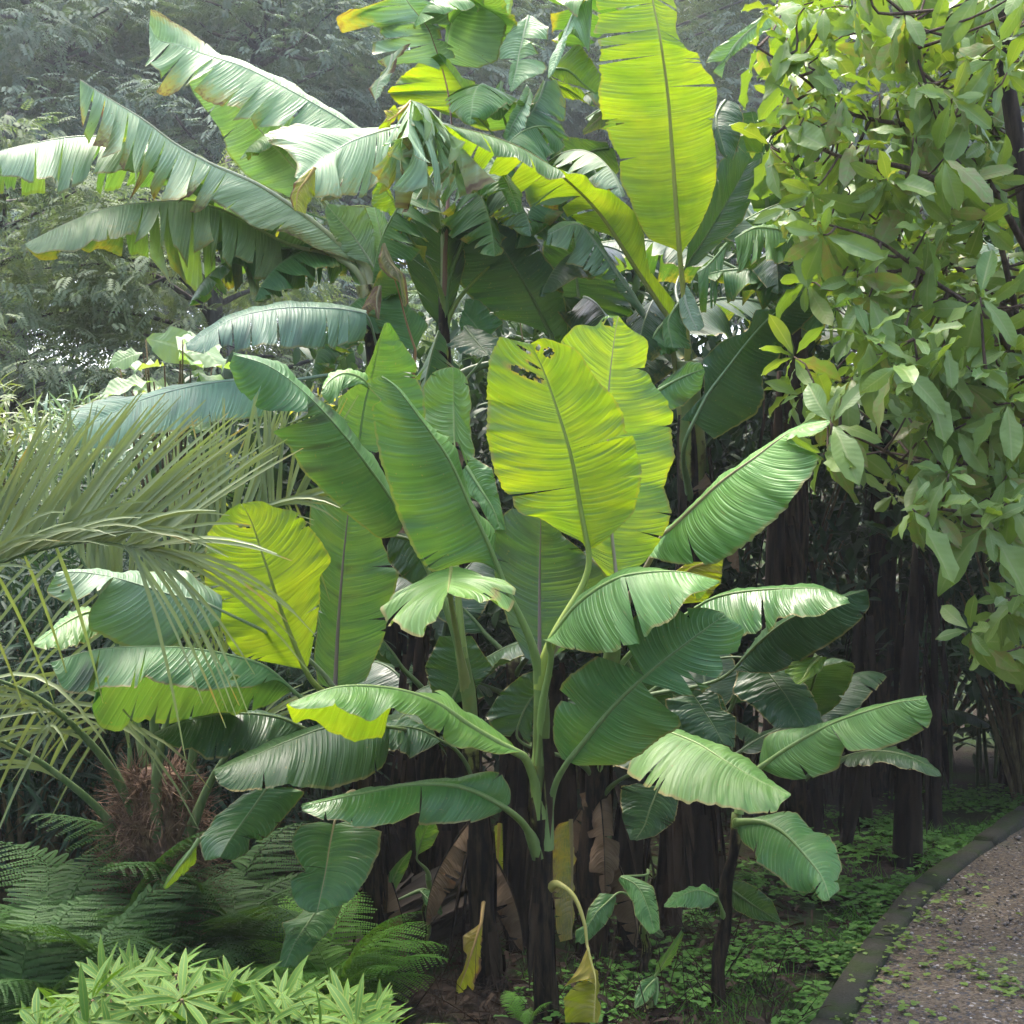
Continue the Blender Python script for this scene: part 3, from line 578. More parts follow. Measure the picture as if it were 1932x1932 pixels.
S4.leaf('h', '520,1030 540,960 570,890 600,850', '515,1000 510,900 530,860 590,845', '540,1015 600,980 640,900 620,855', (5.0, 4.98, 4.95), att=1660, kind='leaf', bulge=.08, rp=.008)
S4.leaf('h', '375,1260 390,1170 430,1080 490,1000', '365,1200 370,1120 410,1070 485,1000', '390,1240 440,1150 470,1090 495,1005', (5.0, 5.0, 4.95), att=1690, kind='leaf', bulge=.08, rp=.008)
S4.leaf('h', '545,1225 580,1260 620,1300 655,1345', '548,1240 560,1290 600,1320 650,1350', '560,1205 610,1215 640,1260 658,1335', (5.0, 4.95, 4.9), att=1700, kind='leaf', mat='dark', bulge=.1, rp=.007)

# ---- the tall old plants behind: left, middle, right
GL = Plant('tall old banana plant at upper left with long torn leaves arching out leftwards', [(742, 1650, 6.4), (738, 1300, 6.4), (730, 1000, 6.4), (722, 800, 6.35), (705, 640, 6.3), (690, 540, 6.3)], .09, .04, (1, 1, 1, 1, .8, .5), G_TALL)
GL.leaf('a', '1150,1010 1000,900 800,772 640,737 400,733 200,765 0,810 -60,840',
  '1150,1100 1000,1010 800,920 690,940 645,930 600,955 450,960 430,1000 310,1030 290,960 270,950 230,975 150,975 130,950 0,948 -60,900',
  '1150,980 1000,960 800,1000 640,1010 590,1035 500,1000 400,960 240,1000 170,1030 100,1065 60,990 0,1050 -60,1000', (6.3, 6.1, 5.8), -.16, .25, kind='pale', mat='leaf', bulge=.2, wav=.02, ta=(.52, .68, .80), tb=EV(.35, .95, 6, 2), loose=.5, nu=90, dry=.15)
GL.leaf('a', '1930,1400 1800,1290 1640,1160 1400,1000 1250,930 1110,870 930,765 780,650 620,550 430,428',
  '1920,1420 1800,1368 1700,1342 1600,1275 1500,1240 1400,1240 1330,1210 1250,1130 1170,1080 1100,1040 1115,1120 1040,1150 1000,1060 950,1110 880,1080 800,1060 760,1080 710,960 670,980 650,860 590,830 540,780 500,740 450,700 430,590',
  '1930,1390 1850,1400 1720,1420 1600,1420 1480,1440 1400,1470 1300,1500 1250,1380 1200,1300 1120,1180 1000,1150 850,1000 760,930 700,800 640,720 560,640 435,440', (6.35, 6.1, 5.8), -.14, .30, att=620, kind='pale', mat='leaf', bulge=.14, wav=.03, ta=(.48, .53, .58, .64, .69, .74, .79, .83, .87, .91, .95), tb=EV(.25, .95, 12, 4), loose=.8, nu=150, gap=.006, dry=.75, rp=.026)
GL.leaf('a', '1500,1290 1350,1210 1200,1130 1000,1078 800,1087 600,1112 400,1180 250,1250 135,1308',
  '1520,1480 1400,1480 1300,1450 1200,1400 1100,1350 1000,1330 900,1320 800,1300 700,1240 640,1300 540,1290 490,1285 440,1330 330,1340 200,1372 138,1325',
  '1500,1400 1420,1530 1350,1590 1280,1520 1150,1530 1050,1500 950,1440 850,1420 740,1380 650,1380 560,1360 500,1390 400,1352 300,1380 215,1400 140,1330', (6.3, 6.05, 5.75), -.14, .24, kind='pale', mat='leaf', bulge=.16, wav=.05, ta=EV(.12, .55, 8, 6), tb=EV(.1, .6, 9, 8), loose=.8, nu=130, gap=.008, dry=.3, att=560)
GL.leaf('a', '2000,770 1900,690 1780,612 1500,455 1290,352 1100,292 960,240 850,215 800,130',
  '2000,790 1900,760 1800,740 1690,700 1560,690 1520,690 1430,672 1350,620 1290,590 1240,580 1160,580 1070,545 1050,510 1000,440 940,475 850,462 860,400 770,425 790,230',
  '2010,740 1900,660 1790,590 1520,420 1300,320 1190,300 1100,232 1000,160 900,95 850,60 808,48', (6.5, 6.3, 6.1), -.20, .12, pet=[(720, 720, 6.35), (722, 560, 6.4), (725, 420, 6.45), (712, 330, 6.5)], kind='pale', mat='leaf', bulge=.12, wav=.03, ta=(.30, .42, .53, .66, .70, .80, .88), loose=.6, nu=120, gap=.006, dry=.5)
GL.leaf('a', '1720,1050 1600,920 1450,760 1300,590 1150,440 1080,340', '1600,1080 1370,975 1300,920 1225,825 1185,700 1130,620 1080,560 1040,500 1010,440', '1800,960 1750,900 1600,650 1400,480 1250,380 1110,310', (6.55, 6.5, 6.45), .02, .05, att=600, kind='pale', mat='leaf', bulge=.06, wav=.03)
GL.leaf('b', '540,545 430,553 330,560 150,615 60,665 0,700 a: 1690,880 1595,960', '545,600 430,690 390,700 330,785 270,800 220,835 200,860 130,862 60,870 0,872 a: 1850,1062 1760,1050 1700,1062 1650,1040 1650,975 1600,1000', '540,535 430,545 320,545 200,575 100,572 0,565 a: 1700,690 1600,690 1490,687 1410,712 1450,770 1530,800 1600,880 1580,950', (6.2, 5.9, 5.65), -.15, .04, kind='pale', mat='leaf', bulge=.14, wav=.03, ta=(.34, .42), loose=.5, nu=80, dry=.45, att=640)
GL.leaf('a', '1690,900 1650,960 1600,1030 1590,1130', '1690,980 1690,1050 1650,1100 1640,1150', '1640,930 1580,980 1555,1060 1570,1110 1585,1135', (5.65, 5.62, 5.6), kind='yellow', mat='young', dry=.9, bulge=.2)
GL.leaf('F', '690,592 650,584 600,581 540,581 480,590 430,605 390,630 352,655', '690,640 680,640 640,655 570,660 500,660 470,656 440,650 425,645 410,655 390,668 352,660', '692,585 650,578 600,575 540,576 480,585 430,600 390,622 350,648', (6.0, 5.8, 5.6), -.12, .2, pet=[(735, 860, 6.38), (722, 720, 6.3), (705, 630, 6.1)], kind='grey', mat='leaf', bulge=.2, wav=.03, ta=(.10, .16, .22, .48, .62, .72, .80), loose=.35, nu=110, gap=.006)
GL.leaf('d', '1420,330 1250,325 1000,362 750,432 560,520 420,585', '1420,520 1200,542 1050,562 850,612 700,650 600,682 500,690 420,700', '1420,320 1250,312 900,356 750,400 600,415 450,455 345,490 400,560', (5.7, 5.6, 5.4), -.12, .05, att=800, kind='grey', mat='leaf', bulge=.12, wav=.03, nu=70, dry=.12)
GL.leaf('b', '255,1200 150,1040 90,970 30,900', '240,1160 150,1140 100,1110 40,1000 20,930', '260,1180 250,1120 235,1000 200,910 100,900 40,895', (6.3, 6.3, 6.25), kind='pale', mat='leaf', bulge=.1, att=640)
GL.leaf('m', '480,1000 520,800 550,600 480,240', '400,940 300,900 180,650 60,340 200,260 340,250', '560,900 600,700 620,500 580,330 500,225', (6.4, 6.4, 6.4), kind='pale', mat='leaf', bulge=.1, att=700)
GL.leaf('m', '840,1500 760,1250 680,950 560,600', '680,1450 540,1330 420,1200 350,1160 460,950 520,800 540,590', '900,1350 960,1280 880,1190 780,1100 700,850 600,620', (6.2, 6.2, 6.1), kind='leaf', mat='leaf', bulge=.08, dry=.35, ribtint=(.30, .16, .05, 1), ribdry=.1, rp=.022, pet=[(770, 1000, 6.3), (762, 900, 6.28)], label='old leaf with a brown stalk and withered flap')
GL.leaf('m', '560,560 600,700 680,820 740,1100', '540,580 510,700 520,760 600,850 700,900 730,1120', '590,600 660,760 740,820 760,900 780,1080 750,1120', (6.1, 6.05, 6.05), kind='beige', mat='leaf', bulge=.2, dry=1., dryall=.15)
GL.leaf('m', '530,930 500,1050 510,1220', '470,940 350,1160 420,1180 470,1100 490,1200', '540,960 540,1050 520,1225', (6.05, 6.03, 6.0), kind='beige', bulge=.2, dryall=.7, dry=.6)

GM = Plant('tall old banana plant in the middle of the back row with shredded hanging leaves', [(880, 1640, 6.5), (872, 1200, 6.5), (850, 900, 6.5), (840, 720, 6.5), (838, 560, 6.5)], .09, .022, (1, 1, 1, 1, .8, .5), G_TALL)
GM.leaf('j', '1000,1130 900,1020 800,900 780,1050 770,1200', '980,1200 960,1400 940,1600 880,1690 760,1850 700,1780 720,1560 680,1500 700,1400 640,1400 540,1280', '1050,1150 1200,1350 1280,1480 1300,1650 1340,1750 1200,1780 1180,1600 1080,1700 1000,1600 900,1450 840,1340', (6.3, 6.0, 5.7), -.12, -.12, kind='pale', mat='leaf', bulge=.12, wav=.05, ta=EV(.08, .92, 9, 1), tb=EV(.08, .92, 10, 3), loose=1., nu=110, gap=.02, dry=.55, pet=[(838, 560, 6.5), (835, 430, 6.5), (822, 350, 6.42)])
GM.leaf('j', '1060,1120 980,980 900,920 800,880', '1180,1250 1330,1480 1240,1530 1080,1400 1000,1250 850,1000', '1000,1250 950,1420 850,1330 780,1340 770,1100', (6.1, 5.95, 5.85), -.1, -.05, kind='pale', mat='leaf', bulge=.12, ta=EV(.1, .9, 6, 1), tb=EV(.1, .9, 4, 3), loose=1., gap=.02, dry=.5)
GM.leaf('j', '800,890 740,950 660,1020 540,1090', '790,960 700,1060 600,1110 510,1130', '770,900 700,940 620,950 555,970 600,1040', (6.0, 5.95, 5.9), kind='yellow', mat='young', bulge=.1, dry=.9, ta=(.5, .7), tb=(.4, .6, .8), loose=1., gap=.03)
GM.leaf('j', '1480,1130 1380,1020 1250,770 1100,560 1040,470', '1080,1000 980,940 850,930 690,920 590,800 640,740 700,690 800,600 900,540 1000,490', '1490,1110 1400,920 1350,720 1290,700 1230,650 1150,540 1060,470', (6.6, 6.6, 6.5), .05, .05, kind='leaf', mat='young', bulge=.06, att=600)
GM.leaf('j', '1060,560 1000,380 950,250 860,130 760,0 720,-120',
  '1040,620 860,560 700,560 560,590 470,500 500,330 560,380 500,250 640,200 560,240 350,310 170,130 400,60 640,-20 560,-120',
  '1080,520 1190,510 1150,420 1060,260 1140,240 1130,80 1010,60 1000,-120', (6.55, 6.5, 6.45), -.08, -.05, att=560, kind='pale', mat='leaf', bulge=.12, ta=(.25, .36, .52, .64, .78), tb=(.3, .5, .7), loose=.9, nu=90, gap=.02, dry=.5, ribtint=(.26, .14, .09, 1))
GM.leaf('j', '640,480 600,620 520,720 480,900', '520,540 580,600 480,720 420,780 500,905', '800,380 700,500 640,640 600,720 520,850', (6.4, 6.35, 6.3), kind='pale', bulge=.25, dry=1., ta=(.5,), loose=.6)
GM.leaf('j', '1100,520 1130,300 1200,50 1230,-120', '1180,570 1400,600 1560,540 1610,350 1660,150 1720,-120', '1095,500 1100,300 1150,50 1180,-120', (6.7, 6.7, 6.7), .05, 0, att=560, kind='pale', mat='leaf', bulge=.05, wav=.03)
GM.leaf('b', '1020,1480 900,1250 780,1060 650,920', '900,1420 780,1400 640,1290 580,1180 560,1000 600,930', '1090,1460 1080,1330 1040,1200 970,1100 920,1010 830,950 700,918', (6.6, 6.55, 6.5), .02, .02, kind='dark', mat='dark', bulge=.06, rp=.022, wav=.03, att=760)  # shade of the leaves above is put into the dark blade colour
GM.leaf('b', '540,1500 540,1320 542,1100 545,960', '520,1400 460,1360 390,1200 360,1100 310,1020 380,960 520,920', '560,1400 600,1300 640,1150 620,1000 560,930', (6.55, 6.55, 6.5), kind='dark', mat='dark', bulge=.05, rp=.026, ribtint=(.26, .24, .07, 1), ta=(.5, .62), loose=.4, att=800)  # dark blade colour again stands in for shade from above
GM.leaf('m', '700,330 640,180 560,60 500,-40', '690,400 600,290 450,230 460,100 500,40', '720,380 720,260 660,200 620,100 600,0', (6.3, 6.3, 6.3), kind='young', bulge=.08, att=600)
GM.leaf('m', '1270,1290 1400,1450 1480,1540', '1260,1320 1100,1450 1200,1500 1400,1560', '1290,1270 1500,1350 1620,1400 1500,1540', (6.2, 6.1, 6.0), kind='dark', bulge=.1)
GM.leaf('m', '1440,1380 1350,1260 1260,1150', '1400,1400 1250,1330 1220,1260 1250,1150', '1480,1380 1620,1250 1500,1150 1400,1050 1280,1040', (6.4, 6.4, 6.4), kind='leaf', bulge=.08, att=800)
GM.leaf('m', '1700,420 1560,320 1450,250 1360,190', '1690,440 1560,350 1450,260 1360,200', '1780,440 1770,350 1600,230 1500,150 1380,180', (6.5, 6.4, 6.3), kind='young', bulge=.1, att=640)
GM.leaf('j', '1510,1400 1560,1480 1640,1600 1740,1860', '1490,1420 1400,1500 1300,1660 1440,1740 1580,1660 1700,1880', '1530,1400 1600,1480 1700,1600 1780,1700 1760,1870', (6.2, 6.1, 6.0), kind='leaf', bulge=.2, ta=(.4, .6), loose=.8, gap=.02)

GR = Plant('tall banana plant on the right of the back row with one huge backlit upright leaf', [(1312, 1650, 6.4), (1310, 1300, 6.4), (1306, 1000, 6.4), (1302, 800, 6.35), (1300, 680, 6.3)], .095, .05, (1, 1, 1, .8, .4, .1), G_TALL)
GR.leaf('k', '1580,2250 1560,2000 1545,1800 1510,1300 1470,800 1400,300 1340,0 1300,-250 1260,-600',
  '1560,2200 1300,2100 1190,1900 1130,1720 1060,1620 1050,1480 1065,1390 990,1290 940,1150 880,900 870,740 915,705 875,600 865,500 905,485 845,330 830,220 890,165 820,60 830,-100 840,-300 1000,-520',
  '1610,2200 1720,2050 1830,1830 1900,1600 1890,1220 1850,1130 1880,1010 1920,800 1870,680 1770,590 1740,450 1650,460 1540,280 1570,100 1520,-20 1500,-250 1400,-480',
  (6.2, 6.1, 6.0, 6.05), .02, .02, pet=[(1302, 720, 6.32), (1290, 560, 6.25)], kind='young', bulge=.04, wav=.02, nu=140, nv=12, rp=.026, ta=(.62, .70, .78), tb=(.70, .52, .80), loose=.2, gap=.006, label='huge backlit yellow-green leaf rising out of the picture', ribtint=(.30, .32, .06, 1))
GR.leaf('b', '1530,1400 1380,1170 1220,930 1060,770 900,660 720,588 540,545',
  '1560,1330 1440,1180 1430,1020 1360,890 1280,835 1200,833 1170,780 1130,768 1060,768 1010,780 960,735 850,705 780,690 700,650 620,600',
  '1480,1340 1290,1035 1150,1000 1060,890 980,880 900,905 850,850 840,810 780,740 720,700 640,740 600,660 560,570', (6.3, 6.1, 5.85), -.10, .16, pet=[(1300, 860, 6.35), (1285, 790, 6.33)], kind='leaf', mat='young', bulge=.12, wav=.045, nu=110, tb=(.42, .48, .55, .62, .70, .78, .86), ta=(.62, .88), loose=.5, gap=.008, rp=.028, ribtint=(.20, .22, .05, 1))
GR.leaf('b', '1460,1480 1390,1330 1300,1200 1220,1080 1130,985 1000,1030', '1440,1420 1280,1235 1200,1210 1130,1170 1080,1120 1030,1100 990,1080', '1470,1420 1300,1180 1240,1070 1140,975 1060,970 1000,1010', (6.35, 6.2, 6.1), -.06, .08, att=740, kind='grey', bulge=.18, ta=EV(.3, .95, 8, 2), loose=.8, gap=.012, rp=.024)
GR.leaf('b', '1150,1420 1130,1250 1110,1050', '1100,1420 1000,1380 970,1200 980,1060 1050,1000', '1200,1410 1370,1390 1360,1280 1280,1230 1150,1080', (7.0, 7.0, 7.0), kind='dark', bulge=.05, rp=.022, ribtint=(.16, .22, .08, 1))
GR.leaf('c', '110,1440 250,1230 380,1010 450,880', '130,1300 180,1180 270,950 300,860 400,780 460,850', '180,1420 260,1340 350,1260 420,1190 500,1000 520,850', (6.7, 6.75, 6.8), kind='dark', bulge=.08, wav=.03, att=660)
GR.leaf('c', '555,1120 540,900 510,770 470,600', '480,1120 420,960 350,850 300,720 360,620', '640,1100 700,970 650,850 560,700 490,600', (7.0, 7.0, 7.0), kind='dark', bulge=.06, rp=.020, ribtint=(.12, .18, .06, 1))
GR.leaf('c', '330,540 300,580 280,640 330,830', '400,560 430,640 410,740 370,860', '300,550 260,640 260,700 300,820 340,860', (6.2, 6.1, 6.05), kind='dark', bulge=.2, ta=(.4,), tb=(.5,), loose=.6)
GR.leaf('n', '745,840 760,920 800,1030 860,1150', '690,880 700,970 730,1080 780,1150', '760,740 830,850 880,980 920,1110 860,1160', (6.1, 6.05, 6.0), kind='grey', bulge=.1)
GR.leaf('n', '700,900 640,980 600,1080 640,1300', '690,1020 740,1100 800,1310 720,1300', '680,930 550,1060 550,1200 570,1290', (6.15, 6.1, 6.05), kind='leaf', bulge=.1)
GR.leaf('n', '560,1080 500,1150 440,1270 410,1400', '560,1150 560,1280 700,1320 420,1400', '540,1080 480,1150 420,1230 410,1390', (6.25, 6.2, 6.15), kind='leaf', bulge=.15)
GR.leaf('n', '1120,380 1000,520 920,600 850,640', '1110,420 1080,600 1040,840 980,980 870,980 860,660', '1100,370 1000,500 930,570 850,630', (6.2, 6.2, 6.2), -.05, .05, kind='leaf', bulge=.1, ta=(.4, .6), loose=.5, gap=.03)
GR.leaf('n', '1700,300 1500,250 1350,250 1180,340', '1720,400 1630,480 1580,580 1480,600 1390,540 1290,600 1220,640 1200,480', '1700,260 1500,220 1350,235 1175,335', (6.0, 5.9, 5.8), -.1, .1, kind='bright', mat='leaf', bulge=.15, ta=(.5, .66), loose=.4)
GR.leaf('n', '1600,880 1560,700 1520,600', '1580,890 1420,880 1350,780 1250,800 1260,720 1400,600 1500,580', '1605,860 1590,700 1530,590', (6.1, 6.1, 6.1), kind='leaf', bulge=.08, dry=.6)
GR.leaf('n', '820,1950 950,1700 1100,1500 1300,1240 1500,1020 1760,830', '700,1930 780,1850 920,1700 900,1400 1050,1250 1180,1190 1300,1150 1360,960 1500,960 1700,830', '1000,2100 1350,1900 1450,1700 1430,1550 1560,1420 1640,1230 1770,1130 1880,1000 1900,900', (5.9, 5.9, 5.85), 0, .06, kind='dark', mat='dark', bulge=.08, wav=.04, nu=80, nv=10, rp=.02, ribtint=(.12, .20, .08, 1), att=1000, label='dark wet leaf shining beside the trunk')
GR.leaf('k', '250,140 210,300 160,520 100,800', '230,150 120,220 10,420 20,500 90,550 70,700 90,810', '280,140 440,250 400,440 260,360 400,560 380,640 230,690 110,800', (6.7, 6.6, 6.5), -.03, -.06, kind='pale', mat='leaf', bulge=.15, ta=(.6,), tb=(.3, .6), loose=.6, gap=.03)
GR.leaf('k', '800,-150 740,0 650,120 580,290 500,500 425,690', '820,0 800,250 790,480 700,330 650,220 580,400 470,650', '760,-100 640,100 570,280 480,420 430,560 420,680', (6.6, 6.55, 6.5), -.04, .05, kind='pale', mat='leaf', bulge=.2, ta=(.5,), loose=.6)
GR.leaf('k', '460,600 600,620 760,760 880,840', '440,660 560,720 700,760 860,830', '640,400 700,390 800,520 900,690', (6.7, 6.65, 6.6), kind='leaf', mat='young', bulge=.06)
GR.leaf('k', '420,660 500,740 620,800 800,930', '560,860 700,880 880,950', '440,680 600,740 720,790', (6.8, 6.8, 6.8), kind='young', bulge=.06)
GR.leaf('k', '20,720 -20,900 -90,1030', '10,730 60,850 120,920 0,1060 -60,1050', '10,700 -60,800 -180,940', (6.7, 6.7, 6.7), kind='pale', bulge=.06)
GR.leaf('k', '260,790 200,950 110,1100 60,1250', '290,850 260,1000 200,1150 180,1260', '230,740 150,900 60,1080 20,1200', (6.6, 6.5, 6.45), -.08, -.08, kind='pale', mat='leaf', bulge=.3)
GR.leaf('k', '400,720 330,900 220,1080 210,1150', '500,700 580,890 560,1080 480,1000 610,1215 350,1160', '380,700 290,870 230,1000 205,1120', (6.65, 6.6, 6.6), kind='grey', bulge=.1, tb=(.5,), ta=(.55,), dry=.3)
GR.leaf('k', '950,970 850,1060 730,1170', '960,1090 880,1130 735,1185', '920,950 830,1000 725,1150', (6.6, 6.6, 6.6), kind='beige', bulge=.1, dry=.5)
GR.leaf('k', '960,1300 800,1330 600,1420 450,1430', '1000,1300 1050,1500 900,1640 780,1660 600,1560', '940,1250 800,1230 600,1200 470,1260 450,1420', (6.9, 6.9, 6.9), kind='dark', mat='leaf', bulge=.05)
GR.leaf('c', '715,600 740,260 760,0 775,-200', '700,570 580,420 560,200 600,40 700,-200', '730,570 880,480 980,200 1000,0 900,-200', (6.6, 6.6, 6.6), .02, .02, kind='young', bulge=.05, rp=.02)
GR.leaf('c', '330,330 400,220 540,100 680,30', '310,420 260,380 330,330 500,200 670,80', '300,330 220,340 260,270 420,160 560,60 680,20', (6.5, 6.5, 6.5), kind='pale', mat='leaf', bulge=.1)
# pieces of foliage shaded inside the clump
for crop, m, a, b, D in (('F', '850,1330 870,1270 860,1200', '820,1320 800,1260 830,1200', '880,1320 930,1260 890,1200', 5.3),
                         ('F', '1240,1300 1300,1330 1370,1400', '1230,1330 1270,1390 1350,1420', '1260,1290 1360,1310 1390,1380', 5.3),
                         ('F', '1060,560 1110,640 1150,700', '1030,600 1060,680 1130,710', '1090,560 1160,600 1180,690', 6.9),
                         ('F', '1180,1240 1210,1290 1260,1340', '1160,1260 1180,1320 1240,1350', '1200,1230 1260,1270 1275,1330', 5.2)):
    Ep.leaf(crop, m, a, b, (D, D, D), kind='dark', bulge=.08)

# ---- leaves grown by rule: shaded inner foliage and shredded old leaves
def grown(plant, base, az, L, W, e0, droop, fold=25., kind='dark', mat=None, att=None, seed=0, torn=0, **kw):
    """a leaf that starts at base heading az / e0 (degrees) and bends down by droop along its length"""
    rg = np.random.default_rng(seed + 500); n = 40; t = np.linspace(0, 1, n)
    el = np.radians(e0 - droop * t ** 1.3); a = np.radians(az + rg.normal(0, 12) * t)
    d = np.stack([np.sin(a) * np.cos(el), -np.cos(a) * np.cos(el), np.sin(el)], 1)
    M = np.asarray(base, float) + np.cumsum(d, 0) * L / n
    sd = np.stack([np.cos(a), np.sin(a), 0 * a], 1); upn = nrm(np.cross(sd, d)); upn = np.where(upn[:, 2:] < 0, -upn, upn)
    w = W / 2 * np.sin(np.pi * np.clip(t, .0, 1) ** .8) ** .55
    E = []
    for s in (1, -1):
        f = np.radians(fold + rg.normal(0, 10)); E.append(M + w[:, None] * (sd * s * np.cos(f) - upn * np.sin(f)))
    T = EV(.12, .92, torn, seed) if torn else (); T2 = EV(.12, .92, torn, seed + 50) if torn else ()
    Plant.k += 1
    plant.put(M, E[0], E[1], att=att, kind=kind, mat=mat, seed=seed + 900, ta=T, tb=T2, loose=.9 if torn else .4, gap=.02, nu=70 if torn else 44, **kw)
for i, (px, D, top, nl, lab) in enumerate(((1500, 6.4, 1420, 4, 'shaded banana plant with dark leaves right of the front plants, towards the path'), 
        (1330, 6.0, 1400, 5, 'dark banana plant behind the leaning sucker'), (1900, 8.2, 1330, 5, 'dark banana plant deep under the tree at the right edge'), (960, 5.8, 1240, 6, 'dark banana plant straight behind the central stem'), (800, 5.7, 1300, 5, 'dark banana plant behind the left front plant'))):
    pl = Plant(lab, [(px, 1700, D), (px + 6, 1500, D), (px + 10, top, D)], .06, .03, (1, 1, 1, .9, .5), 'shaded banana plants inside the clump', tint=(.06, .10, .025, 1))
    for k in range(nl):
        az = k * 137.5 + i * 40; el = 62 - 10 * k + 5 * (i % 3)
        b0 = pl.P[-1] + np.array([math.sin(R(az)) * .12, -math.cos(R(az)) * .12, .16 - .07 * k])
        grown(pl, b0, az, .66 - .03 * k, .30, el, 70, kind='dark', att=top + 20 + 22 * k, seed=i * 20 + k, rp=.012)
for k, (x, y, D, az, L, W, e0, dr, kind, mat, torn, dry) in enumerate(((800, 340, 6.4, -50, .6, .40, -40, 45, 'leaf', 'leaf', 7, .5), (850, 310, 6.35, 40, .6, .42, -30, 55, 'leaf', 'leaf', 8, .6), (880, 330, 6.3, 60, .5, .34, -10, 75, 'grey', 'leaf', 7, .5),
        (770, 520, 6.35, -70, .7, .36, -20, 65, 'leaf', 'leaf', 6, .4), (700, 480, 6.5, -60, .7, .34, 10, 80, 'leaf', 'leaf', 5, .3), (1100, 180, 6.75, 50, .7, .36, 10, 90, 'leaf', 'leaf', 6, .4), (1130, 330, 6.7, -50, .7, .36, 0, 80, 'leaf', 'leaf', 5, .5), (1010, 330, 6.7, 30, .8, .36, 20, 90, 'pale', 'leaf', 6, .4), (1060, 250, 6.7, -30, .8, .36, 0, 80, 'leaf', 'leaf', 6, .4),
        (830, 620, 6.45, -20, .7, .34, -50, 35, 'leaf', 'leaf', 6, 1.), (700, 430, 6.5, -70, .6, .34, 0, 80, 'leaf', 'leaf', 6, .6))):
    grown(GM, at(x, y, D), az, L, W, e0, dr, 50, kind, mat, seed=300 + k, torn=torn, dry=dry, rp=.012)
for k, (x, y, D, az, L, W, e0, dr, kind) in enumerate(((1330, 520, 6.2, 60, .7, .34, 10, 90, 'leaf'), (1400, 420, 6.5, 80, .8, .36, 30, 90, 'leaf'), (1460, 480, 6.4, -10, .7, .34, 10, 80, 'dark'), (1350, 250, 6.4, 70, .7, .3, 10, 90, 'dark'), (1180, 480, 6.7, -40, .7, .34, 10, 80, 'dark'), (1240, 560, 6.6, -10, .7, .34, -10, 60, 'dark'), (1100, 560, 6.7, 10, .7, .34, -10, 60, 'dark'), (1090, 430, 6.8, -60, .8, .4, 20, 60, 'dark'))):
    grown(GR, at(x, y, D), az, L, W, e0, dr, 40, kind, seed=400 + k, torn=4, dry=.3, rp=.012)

for i, (px, D, top, nl, L, lab) in enumerate(((1490, 7.5, 560, 8, 1.35, 'tall dark banana plant between the huge backlit leaf and the broad-leaved tree'), (1660, 8.3, 620, 7, 1.3, 'tall dark banana plant added for shade, hidden behind the crown of the broad-leaved tree'))):  # the second, hidden plant is added to shade the understory
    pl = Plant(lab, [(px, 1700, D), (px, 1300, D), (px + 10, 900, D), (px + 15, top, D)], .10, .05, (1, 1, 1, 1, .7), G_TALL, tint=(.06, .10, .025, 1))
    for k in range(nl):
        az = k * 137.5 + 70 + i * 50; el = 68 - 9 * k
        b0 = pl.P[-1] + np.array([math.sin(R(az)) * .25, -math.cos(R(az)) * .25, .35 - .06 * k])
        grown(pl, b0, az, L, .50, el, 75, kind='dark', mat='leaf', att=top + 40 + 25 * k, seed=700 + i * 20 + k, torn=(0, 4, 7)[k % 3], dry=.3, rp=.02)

for k, (x, y, D, az, L, W, e0, dr, kind, torn) in enumerate(((975, 110, 6.9, -40, .85, .42, 50, 120, 'bright', 4), (1050, 90, 6.9, 30, .85, .42, 45, 120, 'bright', 5), (1100, 230, 7.0, 60, .8, .40, 30, 110, 'leaf', 4), (960, 250, 6.9, -20, .8, .40, 40, 120, 'bright', 3), (1020, 360, 7.0, 20, .8, .42, 30, 100, 'leaf', 4),
        (900, 330, 6.9, -60, .8, .40, 40, 110, 'leaf', 4), (1120, 420, 7.0, -30, .8, .42, 20, 90, 'leaf', 3), (690, 330, 6.8, -40, .8, .38, 40, 100, 'leaf', 3), (620, 420, 6.6, -60, .7, .34, 20, 90, 'leaf', 5), (560, 470, 6.4, -70, .6, .30, 0, 70, 'leaf', 6))):
    grown(GM, at(x, y, D), az, L, W, e0, dr, 40, kind, 'leaf', seed=800 + k, torn=torn, dry=.45, rp=.012)
# dead brown leaves hanging against the stems
for k, (pl, x, y, D, az, L, W) in enumerate(((Bp, 893, 1540, 4.95, -60, .42, .16), (Bp, 922, 1600, 4.98, 50, .38, .14), (Ep, 1100, 1520, 5.25, -50, .5, .18), (Ep, 1140, 1580, 5.22, 40, .42, .16), (Ep, 1122, 1440, 5.2, 10, .5, .16), (Dp, 688, 1550, 5.08, -30, .42, .16), (Dp, 716, 1610, 5.06, 40, .4, .15), (GL, 742, 900, 6.45, 30, .7, .22), (GM, 865, 820, 6.5, -40, .7, .22), (GR, 1305, 860, 6.4, 50, .6, .22))):
    grown(pl, at(x, y, D), az, L, W, -45, 45, 55, 'beige', 'leaf', seed=950 + k, torn=3, dryall=.95, dry=.3, rp=.008, ribdry=1.)
